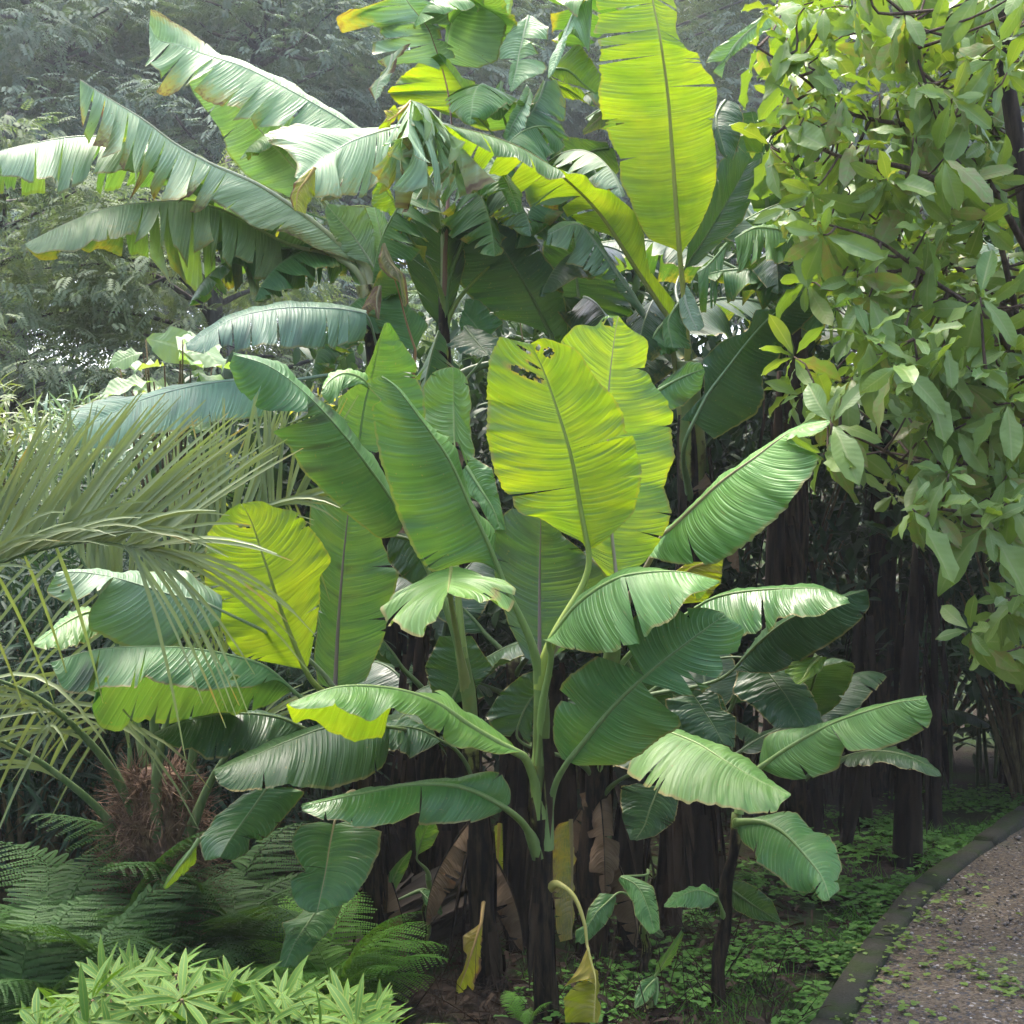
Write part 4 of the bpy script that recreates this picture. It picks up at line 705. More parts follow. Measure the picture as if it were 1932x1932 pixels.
# ------------------------------------------------------------------ ground, kerb, path, sky
m, nt = newmat('soil'); g = N(nt)
geo = g('ShaderNodeTexCoord').outputs['Object']
n1 = g.noise(geo, 3.0, 6, .65); n2 = g.noise(geo, 40., 4, .6); n3 = g.noise(geo, .9, 3)
c = g.mix(n2, (.009, .007, .005), (.045, .033, .023)); c = g.mix(g.ramp(n1, .5, .7), c, (.035, .045, .014)); c = g.mix(g.ramp(n3, .45, .55), c, (.022, .040, .010))
b = g('ShaderNodeBump', i_Height=n2, i_Strength=.9, i_Distance=.03)
p = g('ShaderNodeBsdfPrincipled', i_Base_Color=c, i_Roughness=.9, i_Normal=b.outputs[0]); p.inputs['Specular IOR Level'].default_value = .1; g('ShaderNodeOutputMaterial', i_0=p.outputs[0])
SOIL = m
def grid(x0, x1, y0, y1, nx, ny, zf):
    X, Y = np.meshgrid(np.linspace(x0, x1, nx), np.linspace(y0, y1, ny), indexing='ij')
    V = np.stack([X, Y, zf(X, Y)], -1).reshape(-1, 3); idx = np.arange(nx*ny).reshape(nx, ny)
    return V, np.stack([idx[:-1, :-1], idx[1:, :-1], idx[1:, 1:], idx[:-1, 1:]], -1).reshape(-1, 4)
V, q = grid(-64, 64, -12, 104, 260, 250, lambda x, y: gz(x, y))
link('ground', mesh_np('ground', V, [q]), SOIL)['kind'] = 'structure'
# kerb and path follow one curve (left kerb edge x at distance y)
KY = np.array([-4., 0., 2, 3.2, 4.53, 4.95, 5.38, 5.8, 6.24, 6.64, 7.13, 7.6, 8.3, 9.2, 10.5, 12.5])
KX = np.array([-1.6, -.75, .0, .46, 1.00, 1.19, 1.40, 1.60, 1.87, 2.15, 2.47, 2.78, 3.35, 4.2, 5.7, 8.4])
ky = np.linspace(-4, 12.5, 160); kx = np.interp(ky, KY, KX); kx = np.convolve(np.pad(kx, 4, 'edge'), np.ones(9)/9, 'valid')
nrmx = nrm(np.stack([np.ones_like(ky), -np.gradient(kx, ky)], 1))
KW = .115
def strip(off0, off1, z):
    return np.stack([kx + nrmx[:, 0]*off0, ky + nrmx[:, 1]*off0, 0*ky + z], 1), np.stack([kx + nrmx[:, 0]*off1, ky + nrmx[:, 1]*off1, 0*ky + z], 1)
mb = MB(); rk = np.random.default_rng(4); sl_ = np.concatenate([[0], np.cumsum(np.hypot(np.diff(kx), np.diff(ky)))]); s_ = 0.
fk = lambda C, s: np.interp(s, sl_, C)
while s_ < sl_[-1] - .5:
    ln = rg_k = rk.uniform(.75, .95); q = np.linspace(s_ + .006, s_ + ln - .006, 9); s_ += ln
    c = np.stack([fk(kx, q), fk(ky, q)], 1); nn = np.stack([fk(nrmx[:, 0], q), fk(nrmx[:, 1], q)], 1); dz = rk.normal(0, .006); dx = rk.normal(0, .006) + rk.normal(0, .006) * np.linspace(-1, 1, 9)
    prof = [(0, -.08), (.004, .085), (.016, .100), (KW - .016, .100), (KW - .004, .085), (KW, -.08)]
    V = np.stack([np.concatenate([c + nn * (o + dx)[:, None], np.full((9, 1), z + dz * (z > 0)) + rk.normal(0, .0025, (9, 1)) * (z > 0)], 1) for o, z in prof], 1)
    idx = np.arange(54).reshape(9, 6)
    mb.add(V.reshape(-1, 3), [np.stack([idx[:-1, :-1], idx[:-1, 1:], idx[1:, 1:], idx[1:, :-1]], -1).reshape(-1, 4), np.array([idx[0][::-1], idx[-1]])])
m, nt = newmat('kerb_stone'); g = N(nt); geo = g('ShaderNodeTexCoord').outputs['Object']
n1 = g.noise(geo, 8., 5, .65); n2 = g.noise(geo, 120., 3)
c = g.mix(n2, (.018, .018, .012), (.055, .052, .038)); c = g.mix(g.ramp(n1, .44, .58), c, (.026, .036, .012))
b = g('ShaderNodeBump', i_Height=g.math('ADD', n1, g.math('MULTIPLY', n2, .3)), i_Strength=.7, i_Distance=.02)
p = g('ShaderNodeBsdfPrincipled', i_Base_Color=c, i_Roughness=.8, i_Normal=b.outputs[0]); p.inputs['Specular IOR Level'].default_value = .12; g('ShaderNodeOutputMaterial', i_0=p.outputs[0])
link('kerb', mb.mesh('kerb', smooth=False), m)['kind'] = 'structure'
mb = MB(); off = np.concatenate([[KW - .02], np.linspace(KW + .05, 4.2, 24)])
rows = [strip(o, o, .0)[0] for o in off]
V = np.stack(rows, 1); rg = np.random.default_rng(3)
V[..., 2] = .072 + .012 * np.sin(V[..., 0]*3.1) * np.sin(V[..., 1]*2.3) + rg.normal(0, .003, V.shape[:2])
idx = np.arange(V.shape[0]*V.shape[1]).reshape(V.shape[:2])
mb.add(V.reshape(-1, 3), [np.stack([idx[:-1, :-1], idx[:-1, 1:], idx[1:, 1:], idx[1:, :-1]], -1).reshape(-1, 4)])
m, nt = newmat('gravel'); g = N(nt); geo = g('ShaderNodeTexCoord').outputs['Object']
vo = g('ShaderNodeTexVoronoi', i_Vector=geo, i_Scale=95.); vr = vo.outputs['Color']; vd = vo.outputs['Distance']
sv = g('ShaderNodeSeparateXYZ', i_0=vr)
n1 = g.noise(geo, 2.2, 5, .6); n2 = g.noise(geo, 260., 2)
c = g.mix(sv.outputs[0], (.050, .037, .024), (.15, .118, .082)); c = g.mix(g.ramp(sv.outputs[1], .96, .98), c, (.30, .28, .26)); c = g.mix(g.ramp(sv.outputs[2], .86, .9), c, (.05, .05, .055))
c = g.hsv(c, .5, 1., g.math('MULTIPLY_ADD', n1, 1.2, .4)); c = g.mix(g.math('MULTIPLY', g.ramp(n1, .55, .7), .5), c, (.07, .075, .03))
b = g('ShaderNodeBump', i_Height=g.math('ADD', g.math('MULTIPLY', vd, -1.), g.math('MULTIPLY', n2, .3)), i_Strength=.9, i_Distance=.012)
p = g('ShaderNodeBsdfPrincipled', i_Base_Color=c, i_Roughness=.8, i_Normal=b.outputs[0]); p.inputs['Specular IOR Level'].default_value = .2; g('ShaderNodeOutputMaterial', i_0=p.outputs[0])
link('path', mb.mesh('path'), m)['kind'] = 'structure'
# loose stones on the path
oct_ = (np.array([[1, 0, 0], [-1, 0, 0], [0, 1, 0], [0, -1, 0], [0, 0, .7], [0, 0, -.7]]) * .5, np.array([[0, 2, 4], [2, 1, 4], [1, 3, 4], [3, 0, 4], [2, 0, 5], [1, 2, 5], [3, 1, 5], [0, 3, 5]]), np.zeros((6, 2)))
mb = MB(); n = 5200; yy = rg.uniform(4.0, 8.0, n); xo = rg.uniform(KW, 2.2, n) ; xx = np.interp(yy, ky, kx) + xo * 1.1
L = rg.gamma(3., .0032, n) + .004
X, Y, Z = frames(rand_dirs(n, rg, -.3, .3), np.tile(UP, (n, 1)) + rg.normal(0, .3, (n, 3)))
scatter(mb, oct_, np.stack([xx, yy, .078 + L*.1], 1), X, Y, Z, L, L * rg.uniform(.5, 1, n), rg.random(n))
m, nt = newmat('pebble'); g = N(nt); rn = g('ShaderNodeAttribute', attribute_name='rnd').outputs['Fac']
c = g.mix(rn, (.05, .04, .032), (.17, .14, .115)); c = g.mix(g.ramp(rn, .985, .99), c, (.36, .34, .32))
p = g('ShaderNodeBsdfPrincipled', i_Base_Color=c, i_Roughness=.7); g('ShaderNodeOutputMaterial', i_0=p.outputs[0])
tag(link('gravel_stones', mb.mesh('gravel_stones', smooth=False), m), 'loose brown and grey gravel lying on the path', 'gravel', kind='stuff')

# ------------------------------------------------------------------ low plants
def clover(mb, P, r, rg):
    """three-part leaves on P with radius r"""
    n = len(P); a0 = rg.uniform(0, 6.3, n); rr = np.stack([rg.normal(0, .25, n), rg.normal(0, .25, n), np.ones(n)], 1)
    rd = rg.random(n)
    for k in range(3):
        a = a0 + k * 2.094
        X, Y, Z = frames(np.stack([np.cos(a), np.sin(a), rg.uniform(-.1, .35, n)], 1), rr)
        scatter(mb, T_ROUND, P, X, Y, Z, r, r * 1.05, rd)
T_ROUND = tmpl(3, 1, lambda t: .5 * np.sin(np.pi * np.clip(t * .93 + .04, 0, 1)) ** .5, .15, -.1)
M_CLOV = foliage_mat('clover_leaf', (.036, .11, .016), (.080, .19, .030), (.09, .22, .015), .25, .6, spec=.15)
M_WEED = foliage_mat('path_weed_leaf', (.075, .15, .02), (.14, .22, .03), (.20, .30, .015), .3, .5)
rg = np.random.default_rng(21)
def bed_x(y, o): return np.interp(y, ky, kx) - o
nz2 = lambda x, y: np.sin(x*5.1 + 2*np.sin(y*3.3)) + np.sin(y*6.7 + 1.7*np.sin(x*4.1)) + .6*np.sin(x*13 + y*11)
n = 8500; y = rg.uniform(4.3, 8.2, n); o = np.abs(rg.normal(0, .55, n)) - .03; x = bed_x(y, o)
keep = (nz2(x, y) + rg.normal(0, .5, n) > -.05 - 1.2*(o < .12)) & (x > -.1 + .12*(y-4)); x, y, o = x[keep], y[keep], o[keep]
hgt = rg.uniform(.005, .05, len(x)) * (.6 + .4*np.sin(x*7)*np.sin(y*5))
mb = MB(); clover(mb, np.stack([x, y, gz(x, y) + .03 + hgt], 1), rg.uniform(.009, .024, len(x)), rg)
n = 5000; y = rg.uniform(4.3, 7.6, n); o = np.abs(rg.normal(0, .5, n)) - .02; x = bed_x(y, o); k = nz2(x * .8, y * .8) + rg.normal(0, .6, n) > .2; x, y = x[k], y[k]; n = len(x)
X, Y, Z = frames(rand_dirs(n, rg, .35, 1.), rand_dirs(n, rg)); L = rg.uniform(.03, .11, n); scatter(mb, T_STRIP, np.stack([x, y, gz(x, y)], 1), X, Y, Z, L, np.full(n, .0045), rg.random(n))
tag(link('ground_cover', mb.mesh('ground_cover'), M_CLOV), 'low clover and weeds carpeting the soil along the kerb', 'ground cover', kind='stuff')
mb = MB(); P = []
for px, py, k, sp in ((1640, 1840, 60, .07), (1668, 1800, 50, .06), (1695, 1775, 40, .05), (1640, 1880, 40, .05), (1740, 1735, 40, .06), (1760, 1700, 30, .05), (1610, 1925, 50, .05), (1850, 1830, 50, .07), (1870, 1860, 35, .06), (1810, 1690, 30, .05),
                      (1780, 1830, 25, .06), (1700, 1850, 20, .06), (1915, 1860, 16, .04), (1860, 1670, 14, .05), (1800, 1780, 10, .05), (1900, 1750, 8, .1), (1750, 1920, 14, .08), (1700, 1915, 14, .07), (1920, 1900, 12, .06), (1850, 1760, 12, .15)):
    D = (CH - .08) * FPX / (py - 966); x0 = (px - 966) / FPX * D
    for _ in range(int(k * .55)): P.append((x0 + rg.normal(0, sp), D + rg.normal(0, sp * 1.6), .085 + rg.uniform(0, .025)))
P = np.array(P); clover(mb, P, rg.uniform(.009, .020, len(P)), rg)
tag(link('path_weeds', mb.mesh('path_weeds'), M_WEED), 'bright green little weeds growing in the gravel path', 'weeds', kind='stuff')
# litter and dry stalks
mb = MB(); n = 5200; x = rg.uniform(-1.9, 1.5, n); y = rg.uniform(4.2, 7.5, n)
k = x < bed_x(y, .15); x, y = x[k], y[k]; n = len(x)
X, Y, Z = frames(rand_dirs(n, rg, -.15, .35), np.tile(UP, (n, 1)) + rg.normal(0, .5, (n, 3)))
L = rg.uniform(.02, .10, n); scatter(mb, T_STRIP, np.stack([x, y, gz(x, y) + rg.uniform(.005, .06, n)], 1), X, Y, Z, L, L * rg.uniform(.08, .3, n), rg.random(n))
n = 900; x = rg.uniform(-1.1, .9, n); y = rg.uniform(4.3, 5.6, n)
X, Y, Z = frames(rand_dirs(n, rg, .2, 1), rand_dirs(n, rg)); L = rg.uniform(.08, .3, n)
scatter(mb, T_STRIP, np.stack([x, y, gz(x, y)], 1), X, Y, Z, L, np.full(n, .004), rg.random(n))
M_LIT = foliage_mat('dead_leaf', (.010, .007, .005), (.06, .042, .03), (.06, .03, .012), .12, .85, spec=.1)
tag(link('leaf_litter', mb.mesh('leaf_litter'), M_LIT), 'dead brown leaf strips and dry stalks under the bananas', 'litter', kind='stuff')

# ------------------------------------------------------------------ ferns
def frond_mesh(L, seed, nump=19):
    rg = np.random.default_rng(seed); mb = MB()
    t = np.linspace(0, 1, 14); ax = np.stack([L * (t - .12 * t**3), 0*t, L * (.42*t - .62*t**2.2)], 1)
    tube(mb, ax, np.linspace(.0035, .0008, 14), 5, rnd=.9)
    S = np.linspace(.10, .985, nump * 2); O = resamp(ax, 200)[np.clip((S * 199).astype(int), 0, 198)]; Tn = nrm(np.gradient(resamp(ax, 200), axis=0))[np.clip((S * 199).astype(int), 0, 198)]
    sd = np.where(np.arange(len(S)) % 2 == 0, 1, -1)
    ln = L * .25 * np.sin(np.pi * np.clip(S * .88 + .10, 0, 1)) ** .9 * rg.uniform(.9, 1.1, len(S))
    side = np.array([0, 1., 0])
    for o, T, s, l, s_ in zip(O, Tn, sd, ln, S):
        d = nrm(T * .35 + side * s + np.array([0, 0, -.18]) + rg.normal(0, .05, 3))
        nn = nrm(np.cross(T, side)); m = max(5, int(l / .0075)); q = np.linspace(.03, .97, m)
        P = o + d * (q * l)[:, None] + np.array([0, 0, -.25 * l]) * (q**2)[:, None]
        for w in (1, -1):
            dd = np.tile(nrm(np.cross(nn, d) * w * s + d * .45), (m, 1)) + rg.normal(0, .06, (m, 3))
            X, Y, Z = frames(dd, np.tile(nn, (m, 1)))
            le = l * .15 * (1 - q * .85) + .0025
            scatter(mb, T_SMALL, P, X, Y, Z, le, np.full(m, l / m * 1.25 + .0008), np.full(m, rg.uniform(.2, .8)))
    return mb.mesh('frond')
M_FERN = foliage_mat('fern_green', (.018, .055, .011), (.040, .100, .019), (.06, .14, .012), .25, .6, spec=.15)
M_FERN2 = foliage_mat('fern_bright', (.045, .13, .012), (.085, .21, .02), (.15, .30, .015), .3, .6, spec=.15)
FR = [frond_mesh(L, s) for L, s in ((.62, 1), (.52, 2), (.70, 3))]
FR2 = [frond_mesh(L, s) for L, s in ((.5, 4), (.42, 5))]
def fern(px, py, D, label, meshes=FR, mat=M_FERN, n=9, sc_=1., seed=0, tilt=(25, 65)):
    rg = np.random.default_rng(seed); b = at(px, py, D); b[2] = float(gz(b[0], b[1]))
    e = empty('fern', b, label, 'fern', 'ferns under the palm and the bananas')
    for i in range(n):
        o = link('frond', meshes[i % len(meshes)], mat, e)
        o.rotation_euler = (R(rg.normal(0, 8)), -R(rg.uniform(*tilt)), 2*np.pi*i/n + rg.uniform(-.3, .3)); s = sc_ * rg.uniform(.8, 1.1); o.scale = (s, s, s)
        o.location = (rg.normal(0, .015), rg.normal(0, .015), rg.uniform(.02, .06))
    return e
fern(215, 1800, 4.75, 'fern with tall upright fronds in the dark, left of the shaggy palm trunk', seed=1, tilt=(40, 70), n=8, sc_=1.15)
fern(75, 1860, 4.5, 'broad soft fern at the left edge of the picture', seed=2, n=11, sc_=1.1)
fern(165, 1890, 4.35, 'dense fern in front of the palm trunk just above the rhododendron', seed=3, n=12, sc_=1.0)
fern(250, 1850, 4.6, 'fern whose fronds brush the foot of the palm trunk', seed=4, n=10, sc_=1.05)
fern(20, 1950, 4.1, 'feathery fern in the bottom left corner', seed=5, n=10, sc_=.95)
fern(400, 1850, 5.0, 'dark fern with long fronds reaching right from the palm trunk', seed=6, n=9, sc_=1.25, tilt=(30, 55))
fern(470, 1890, 4.75, 'low dark fern in deep shade between palm and bananas', seed=7, n=8, sc_=.85)
fern(650, 1940, 4.45, 'fresh bright green fern beside the rhododendron, below the banana stems', FR2, M_FERN2, seed=8, n=12, sc_=1.0)
fern(600, 1900, 4.6, 'bright green fern half hidden behind a hanging banana leaf', FR2, M_FERN2, seed=9, n=10, sc_=.95)
fern(115, 1960, 4.05, 'brownish green fern behind the left end of the rhododendron', seed=10, n=9, sc_=.8)
fern(985, 1955, 4.35, 'tiny bright fern at the foot of the central stem', FR2, M_FERN2, seed=12, n=6, sc_=.28)

# ------------------------------------------------------------------ rhododendron, bottom left
rg = np.random.default_rng(31)
rb = at(380, 2000, 3.25); rb[2] = 0
rh = empty('rhododendron', rb, 'low rhododendron with whorls of narrow pale-edged leaves in the bottom left corner', 'shrub')
mbL, mbS = MB(), MB()
ox = np.array([20, 60, 150, 250, 330, 400, 480, 560, 640, 700, 760]); oy = np.array([1990, 1905, 1835, 1795, 1800, 1832, 1835, 1855, 1848, 1890, 1960])
for i in range(150):
    px = rg.uniform(40, 735); top = np.interp(px, ox, oy); dep = rg.beta(1.0, 1.6); py = top + 38 + dep * 190
    D = 3.25 + rg.uniform(-.35, .45) * (1 if dep > .15 else .6) - dep * .15
    c = at(px, py, D); ax = nrm(np.array([rg.normal(0, .35), rg.normal(-.25, .35), 1.]))
    base = np.array([rb[0] + (c[0]-rb[0]) * .6, rb[1] + (c[1]-rb[1]) * .5, max(.02, c[2] - rg.uniform(.25, .4))])
    tube(mbS, np.array([base, (base + c)/2 + rg.normal(0, .02, 3), c]), [.006, .005, .004], 5, n=5, rnd=.3)
    k = rg.integers(8, 13); a = np.linspace(0, 2*np.pi, k, endpoint=False) + rg.uniform(0, 6); el = rg.normal(R(12), R(18), k)
    U = nrm(np.cross(ax, [1., .2, 0])); W = np.cross(ax, U)
    d = (np.cos(a)[:, None]*U + np.sin(a)[:, None]*W) * np.cos(el)[:, None] + ax * np.sin(el)[:, None]
    X, Y, Z = frames(d, np.tile(ax, (k, 1)), rg.normal(0, .25, k)); L = rg.uniform(.08, .135, k)
    scatter(mbL, T_LANCE, c + d * .008, X, Y, Z, L, L * rg.uniform(.135, .18, k), rg.random(k))
M_RH = foliage_mat('rhododendron_leaf', (.030, .088, .015), (.070, .150, .027), (.10, .20, .01), .22, .55, rib=(.17, .22, .035), margin=(.17, .21, .035), spec=.1, vein=.06)
M_TWIG = bark_mat('twig_bark', (.07, .05, .03), (.18, .15, .07), 60.)
link('foliage', mbL.mesh('foliage', rb), M_RH, rh); link('stems', mbS.mesh('stems', rb), M_TWIG, rh)

# ------------------------------------------------------------------ palm, left
pb = at(305, 1842, 5.0); pb[2] = 0
pal = empty('feather_palm', pb, 'feather palm with a shaggy brown trunk and long grey-green fronds at the left', 'palm')
rg = np.random.default_rng(41); mb = MB()
Q = np.array([at(312, 1850, 5.0), at(308, 1760, 5.0), at(302, 1640, 5.0), at(296, 1530, 5.0), at(296, 1450, 5.0)])
tube(mb, Q, [.19, .17, .16, .13, .05], 16, n=24, rnd=.5)
n = 260; t = rg.uniform(0, .92, n); C = np.stack([np.interp(t, np.linspace(0, 1, 5), Q[:, k]) for k in range(3)], 1); a = rg.uniform(0, 6.3, n)
rad = np.interp(t, np.linspace(0, 1, 5), [.19, .17, .16, .13, .06])
O = C + np.stack([np.cos(a)*rad*.95, np.sin(a)*rad*.95, 0*a], 1)
d = np.stack([np.cos(a)*.22, np.sin(a)*.22, rg.uniform(.7, 1.2, n)], 1); X, Y, Z = frames(d, np.stack([np.cos(a), np.sin(a), 0*a], 1)*-1)
L = rg.uniform(.05, .15, n); scatter(mb, T_STRIP, O, X, Y, Z, L, L * rg.uniform(.08, .22, n), rg.random(n))
n = 4200; t = rg.uniform(.1, 1, n); C = np.stack([np.interp(t, np.linspace(0, 1, 5), Q[:, k]) for k in range(3)], 1); a = rg.uniform(0, 6.3, n); rad = np.interp(t, np.linspace(0, 1, 5), [.19, .17, .16, .13, .08])
O = C + np.stack([np.cos(a)*rad, np.sin(a)*rad, 0*a], 1); X, Y, Z = frames(rand_dirs(n, rg) + .5*np.stack([np.cos(a), np.sin(a), 0*a], 1), rand_dirs(n, rg)); L = rg.uniform(.04, .16, n)
scatter(mb, T_STRIP, O, X, Y, Z, L, np.full(n, .0035), rg.random(n))
M_FIB = bark_mat('palm_fibre', (.08, .048, .032), (.30, .19, .12), 40.)
link('trunk', mb.mesh('trunk', pb), M_FIB, pal)
M_PALM = foliage_mat('palm_leaflet', (.17, .225, .085), (.28, .32, .135), (.20, .26, .04), .25, .42, extra=(.90, (.34, .25, .05), (.4, .28, .03)))
M_RAC = bark_mat('palm_stalk', (.06, .11, .035), (.15, .20, .08), 25., .5)
def palm_frond(ax, rad, sides, seed=0, label=None):
    """ax: rachis points 3D; sides: list of (s0, s1, count, length, direction fn(s), droop)"""
    rg = np.random.default_rng(seed); A = resamp(np.array(ax), 120); mb = MB(); mr = MB()
    tube(mr, A, np.array(rad), 8, n=60, flat=.7)
    for s0, s1, cnt, ln, dirf, droop in sides:
        for s in np.linspace(s0, s1, cnt):
            s = s + rg.normal(0, .004); o = A[int(np.clip(s, 0, 1) * 119)]
            d = nrm(np.array(dirf(s)) + rg.normal(0, .06, 3)); l = (ln(s) if callable(ln) else ln) * rg.uniform(.88, 1.08)
            k = 7; q = np.linspace(0, 1, k); P = o + d * (q*l)[:, None] + np.array([0, 0, -droop * l]) * (q**2.2)[:, None] * rg.uniform(.7, 1.3)
            T = nrm(np.gradient(P, axis=0)); side = nrm(np.cross(T, np.array([.15, -1., .35]) + rg.normal(0, .25, 3)))
            w = l * .0118 * (1 - q**2.5) * (.55 + .45*np.minimum(1, q*6)) + .0012
            nn = np.cross(side, T)
            V = np.stack([P + side*w[:, None] + nn*w[:, None]*.35, P, P - side*w[:, None] + nn*w[:, None]*.35], 1).reshape(-1, 3); idx = np.arange(3*k).reshape(k, 3)
            f = np.concatenate([np.stack([idx[:-1, c], idx[:-1, c+1], idx[1:, c+1], idx[1:, c]], 1) for c in (0, 1)])
            mb.add(V, [f], np.stack([np.repeat(q, 3), np.tile([-.5, .3, .5], k)], 1), rnd=np.clip(rg.random() * .85 + .25*np.repeat(q, 3)**3 * (rg.random() < .6), 0, 1))
    o = link('frond', mb.mesh('frond', pb), M_PALM, pal)
    if label: o['label'] = label
    link('stalk', mr.mesh('stalk', pb), M_RAC, o)
P3 = lambda *a: [at(*p) for p in a]
palm_frond(P3((-260, 1240, 4.1), (-120, 1130, 4.0), (0, 1062, 3.95), (100, 1032, 3.92), (190, 1022, 3.9), (270, 1036, 3.88), (300, 1045, 3.88)), [.012, .010, .008, .006, .003, .001],
  [(.22, .97, 72, lambda s: .56 - .12*abs(s - .55), lambda s: (.35 + .55*(s - .3), .12, 1.05 - .75*max(0, s - .35)), .08),
   (.30, .97, 22, lambda s: .44, lambda s: (.30 + .5*s, -.22, .60 - .3*s), .30),
   (.25, .70, 6, lambda s: .42, lambda s: (.10, .5, -.6), .25),
   (.84, 1., 9, lambda s: .44, lambda s: (.95, -.1, -.05 - .1*np.sin(s*300)), .45),
   (.90, 1., 8, lambda s: .40, lambda s: (.55 + .3*np.sin(s*900), -.1, -.55), .45)], 1, 'large near frond sweeping in from the left edge')
palm_frond(P3((300, 1500, 5.0), (290, 1300, 5.0), (315, 1130, 4.95), (380, 1030, 4.9), (480, 970, 4.85), (580, 945, 4.8)), [.022, .016, .010, .006, .003, .001],
  [(.35, .98, 80, lambda s: .62 - .2*s, lambda s: (.25*np.sin(s*40) + .05 + .4*(s - .5), .1, 1.), .02), (.5, .98, 30, lambda s: .40, lambda s: (.6, -.2, .35), .4), (.5, .98, 26, lambda s: .34, lambda s: (.3, .2, -.7), .2)], 2)
palm_frond(P3((290, 1560, 5.0), (255, 1350, 5.1), (210, 1180, 5.15), (150, 1050, 5.2), (80, 980, 5.2)), [.022, .016, .010, .006, .001],
  [(.4, .98, 44, .55, lambda s: (.15*np.sin(s*50), .1, 1.), .02), (.4, .98, 12, .5, lambda s: (-.6, 0, -.5), .3)], 3)
palm_frond(P3((262, 1700, 4.97), (240, 1620, 4.95), (197, 1540, 4.9), (120, 1470, 4.85), (30, 1410, 4.8), (-80, 1370, 4.75)), [.024, .018, .014, .011, .008, .004],
  [(.55, .98, 12, .45, lambda s: (-.8, -.2, .5), .5), (.6, .98, 10, .5, lambda s: (.3, -.1, .7), .7)], 4)
palm_frond(P3((285, 1640, 4.95), (262, 1560, 4.93), (215, 1460, 4.88), (140, 1370, 4.8), (60, 1310, 4.75), (-40, 1270, 4.7)), [.026, .020, .015, .011, .008, .004],
  [(.55, .98, 9, .55, lambda s: (-.9, -.25, .30 + .2*np.sin(s*60)), .55), (.6, .95, 6, .55, lambda s: (.85, -.25, .30), .75), (.7, .98, 5, .5, lambda s: (-.4, 0, -.6), .3)], 5)
palm_frond(P3((302, 1650, 4.9), (296, 1560, 4.88), (296, 1460, 4.88), (312, 1370, 4.88), (340, 1290, 4.9)), [.030, .024, .018, .013, .006], [(.8, 1., 16, .4, lambda s: (.4*np.sin(s*90), .1, 1), .05)], 6)
palm_frond(P3((330, 1590, 4.95), (345, 1520, 4.95), (362, 1440, 4.98), (372, 1340, 5.0)), [.026, .020, .016, .010], [(.8, 1., 12, .4, lambda s: (.3, .1, 1), .05)], 7)
palm_frond(P3((345, 1610, 4.95), (368, 1545, 4.9), (395, 1480, 4.9), (425, 1430, 4.9), (480, 1370, 4.95)), [.026, .020, .014, .010, .004], [(.8, 1., 10, .35, lambda s: (.6, 0, .6), .3)], 8)
palm_frond(P3((260, 1560, 5.0), (243, 1500, 5.0), (246, 1440, 5.0), (242, 1390, 5.02)), [.02, .018, .012, .004], [(.85, 1., 6, .15, lambda s: (-.2, 0, 1), .1)], 9, 'broken brown old stalk')
# ------------------------------------------------------------------ broad-leaved tree on the right
rg = np.random.default_rng(51)
tb = at(2015, 1730, 5.6); tb[2] = 0
tr = empty('broadleaf_tree', tb, 'broad-leaved tree with drooping rosettes of large yellow-green leaves filling the right side', 'tree')
mbT, mbB, mbL = MB(), MB(), MB()
tube(mbT, P3((2015, 1745, 5.6), (1995, 1400, 5.6), (1970, 1050, 5.5), (1962, 760, 5.4), (1955, 500, 5.4), (1900, 150, 5.4), (1880, -150, 5.4)), [.09, .07, .06, .05, .04, .03, .02], 10, n=30)
limbs = [((1960, 800, 5.4), (1900, 500, 5.2), (1847, 369, 5.05), (1808, 278, 5.0), (1759, 165, 4.95), (1706, 25, 4.9)),
         ((1962, 780, 5.4), (1880, 610, 5.2), (1787, 534, 5.0), (1700, 478, 4.95), (1626, 446, 4.9), (1541, 418, 4.85)),
         ((1968, 1000, 5.45), (1893, 910, 5.0), (1801, 815, 4.8), (1745, 709, 4.7), (1725, 640, 4.65)),
         ((1960, 960, 5.4), (1886, 922, 5.0), (1830, 945, 4.75), (1760, 960, 4.6)),
         ((1965, 900, 5.4), (1840, 895, 5.1), (1735, 868, 4.95), (1640, 840, 4.85), (1570, 805, 4.8)),
         ((1955, 500, 5.4), (1800, 270, 5.2), (1620, 200, 5.1), (1500, 130, 5.0), (1430, 90, 5.0)),
         ((1850, 380, 5.05), (1700, 320, 5.0), (1580, 290, 5.0), (1480, 240, 5.0)),
         ((1955, 420, 5.4), (1850, 150, 5.6), (1750, -60, 5.6)), ((1960, 640, 5.4), (1820, 500, 5.7), (1650, 400, 5.8), (1560, 330, 5.8)),
         ((1965, 850, 5.4), (1850, 720, 5.7), (1700, 620, 5.8)), ((1870, 850, 4.95), (1880, 760, 4.8), (1860, 700, 4.7)), ((1968, 1250, 5.55), (1930, 1180, 5.2), (1900, 1130, 4.9))]
tips = []; LP = []
for l in limbs:
    A = np.array(P3(*l)); A[1:-1] += rg.normal(0, .02, (len(A) - 2, 3)); tube(mbB, A, np.linspace(.016, .004, len(A)), 6, n=20)
    Q = resamp(A, 40); LP.append(Q[8:])
    for s in list(np.linspace(.3, .95, 7)) + [1.]:
        i = int(s * 39); tips.append((Q[i], nrm(Q[i] - Q[max(0, i - 4)]), s == 1.))
LP = np.concatenate(LP)
poly = np.array([(1345, 85), (1420, 55), (1470, 0), (1480, -120), (2060, -120), (2060, 960), (1940, 960), (1850, 950), (1790, 950), (1740, 950), (1690, 940), (1640, 900), (1600, 850), (1560, 800), (1440, 780), (1425, 760), (1570, 700), (1600, 640), (1560, 590), (1530, 540), (1490, 505), (1400, 470), (1395, 440), (1490, 400), (1490, 300), (1400, 250), (1380, 215), (1420, 170), (1345, 110)])
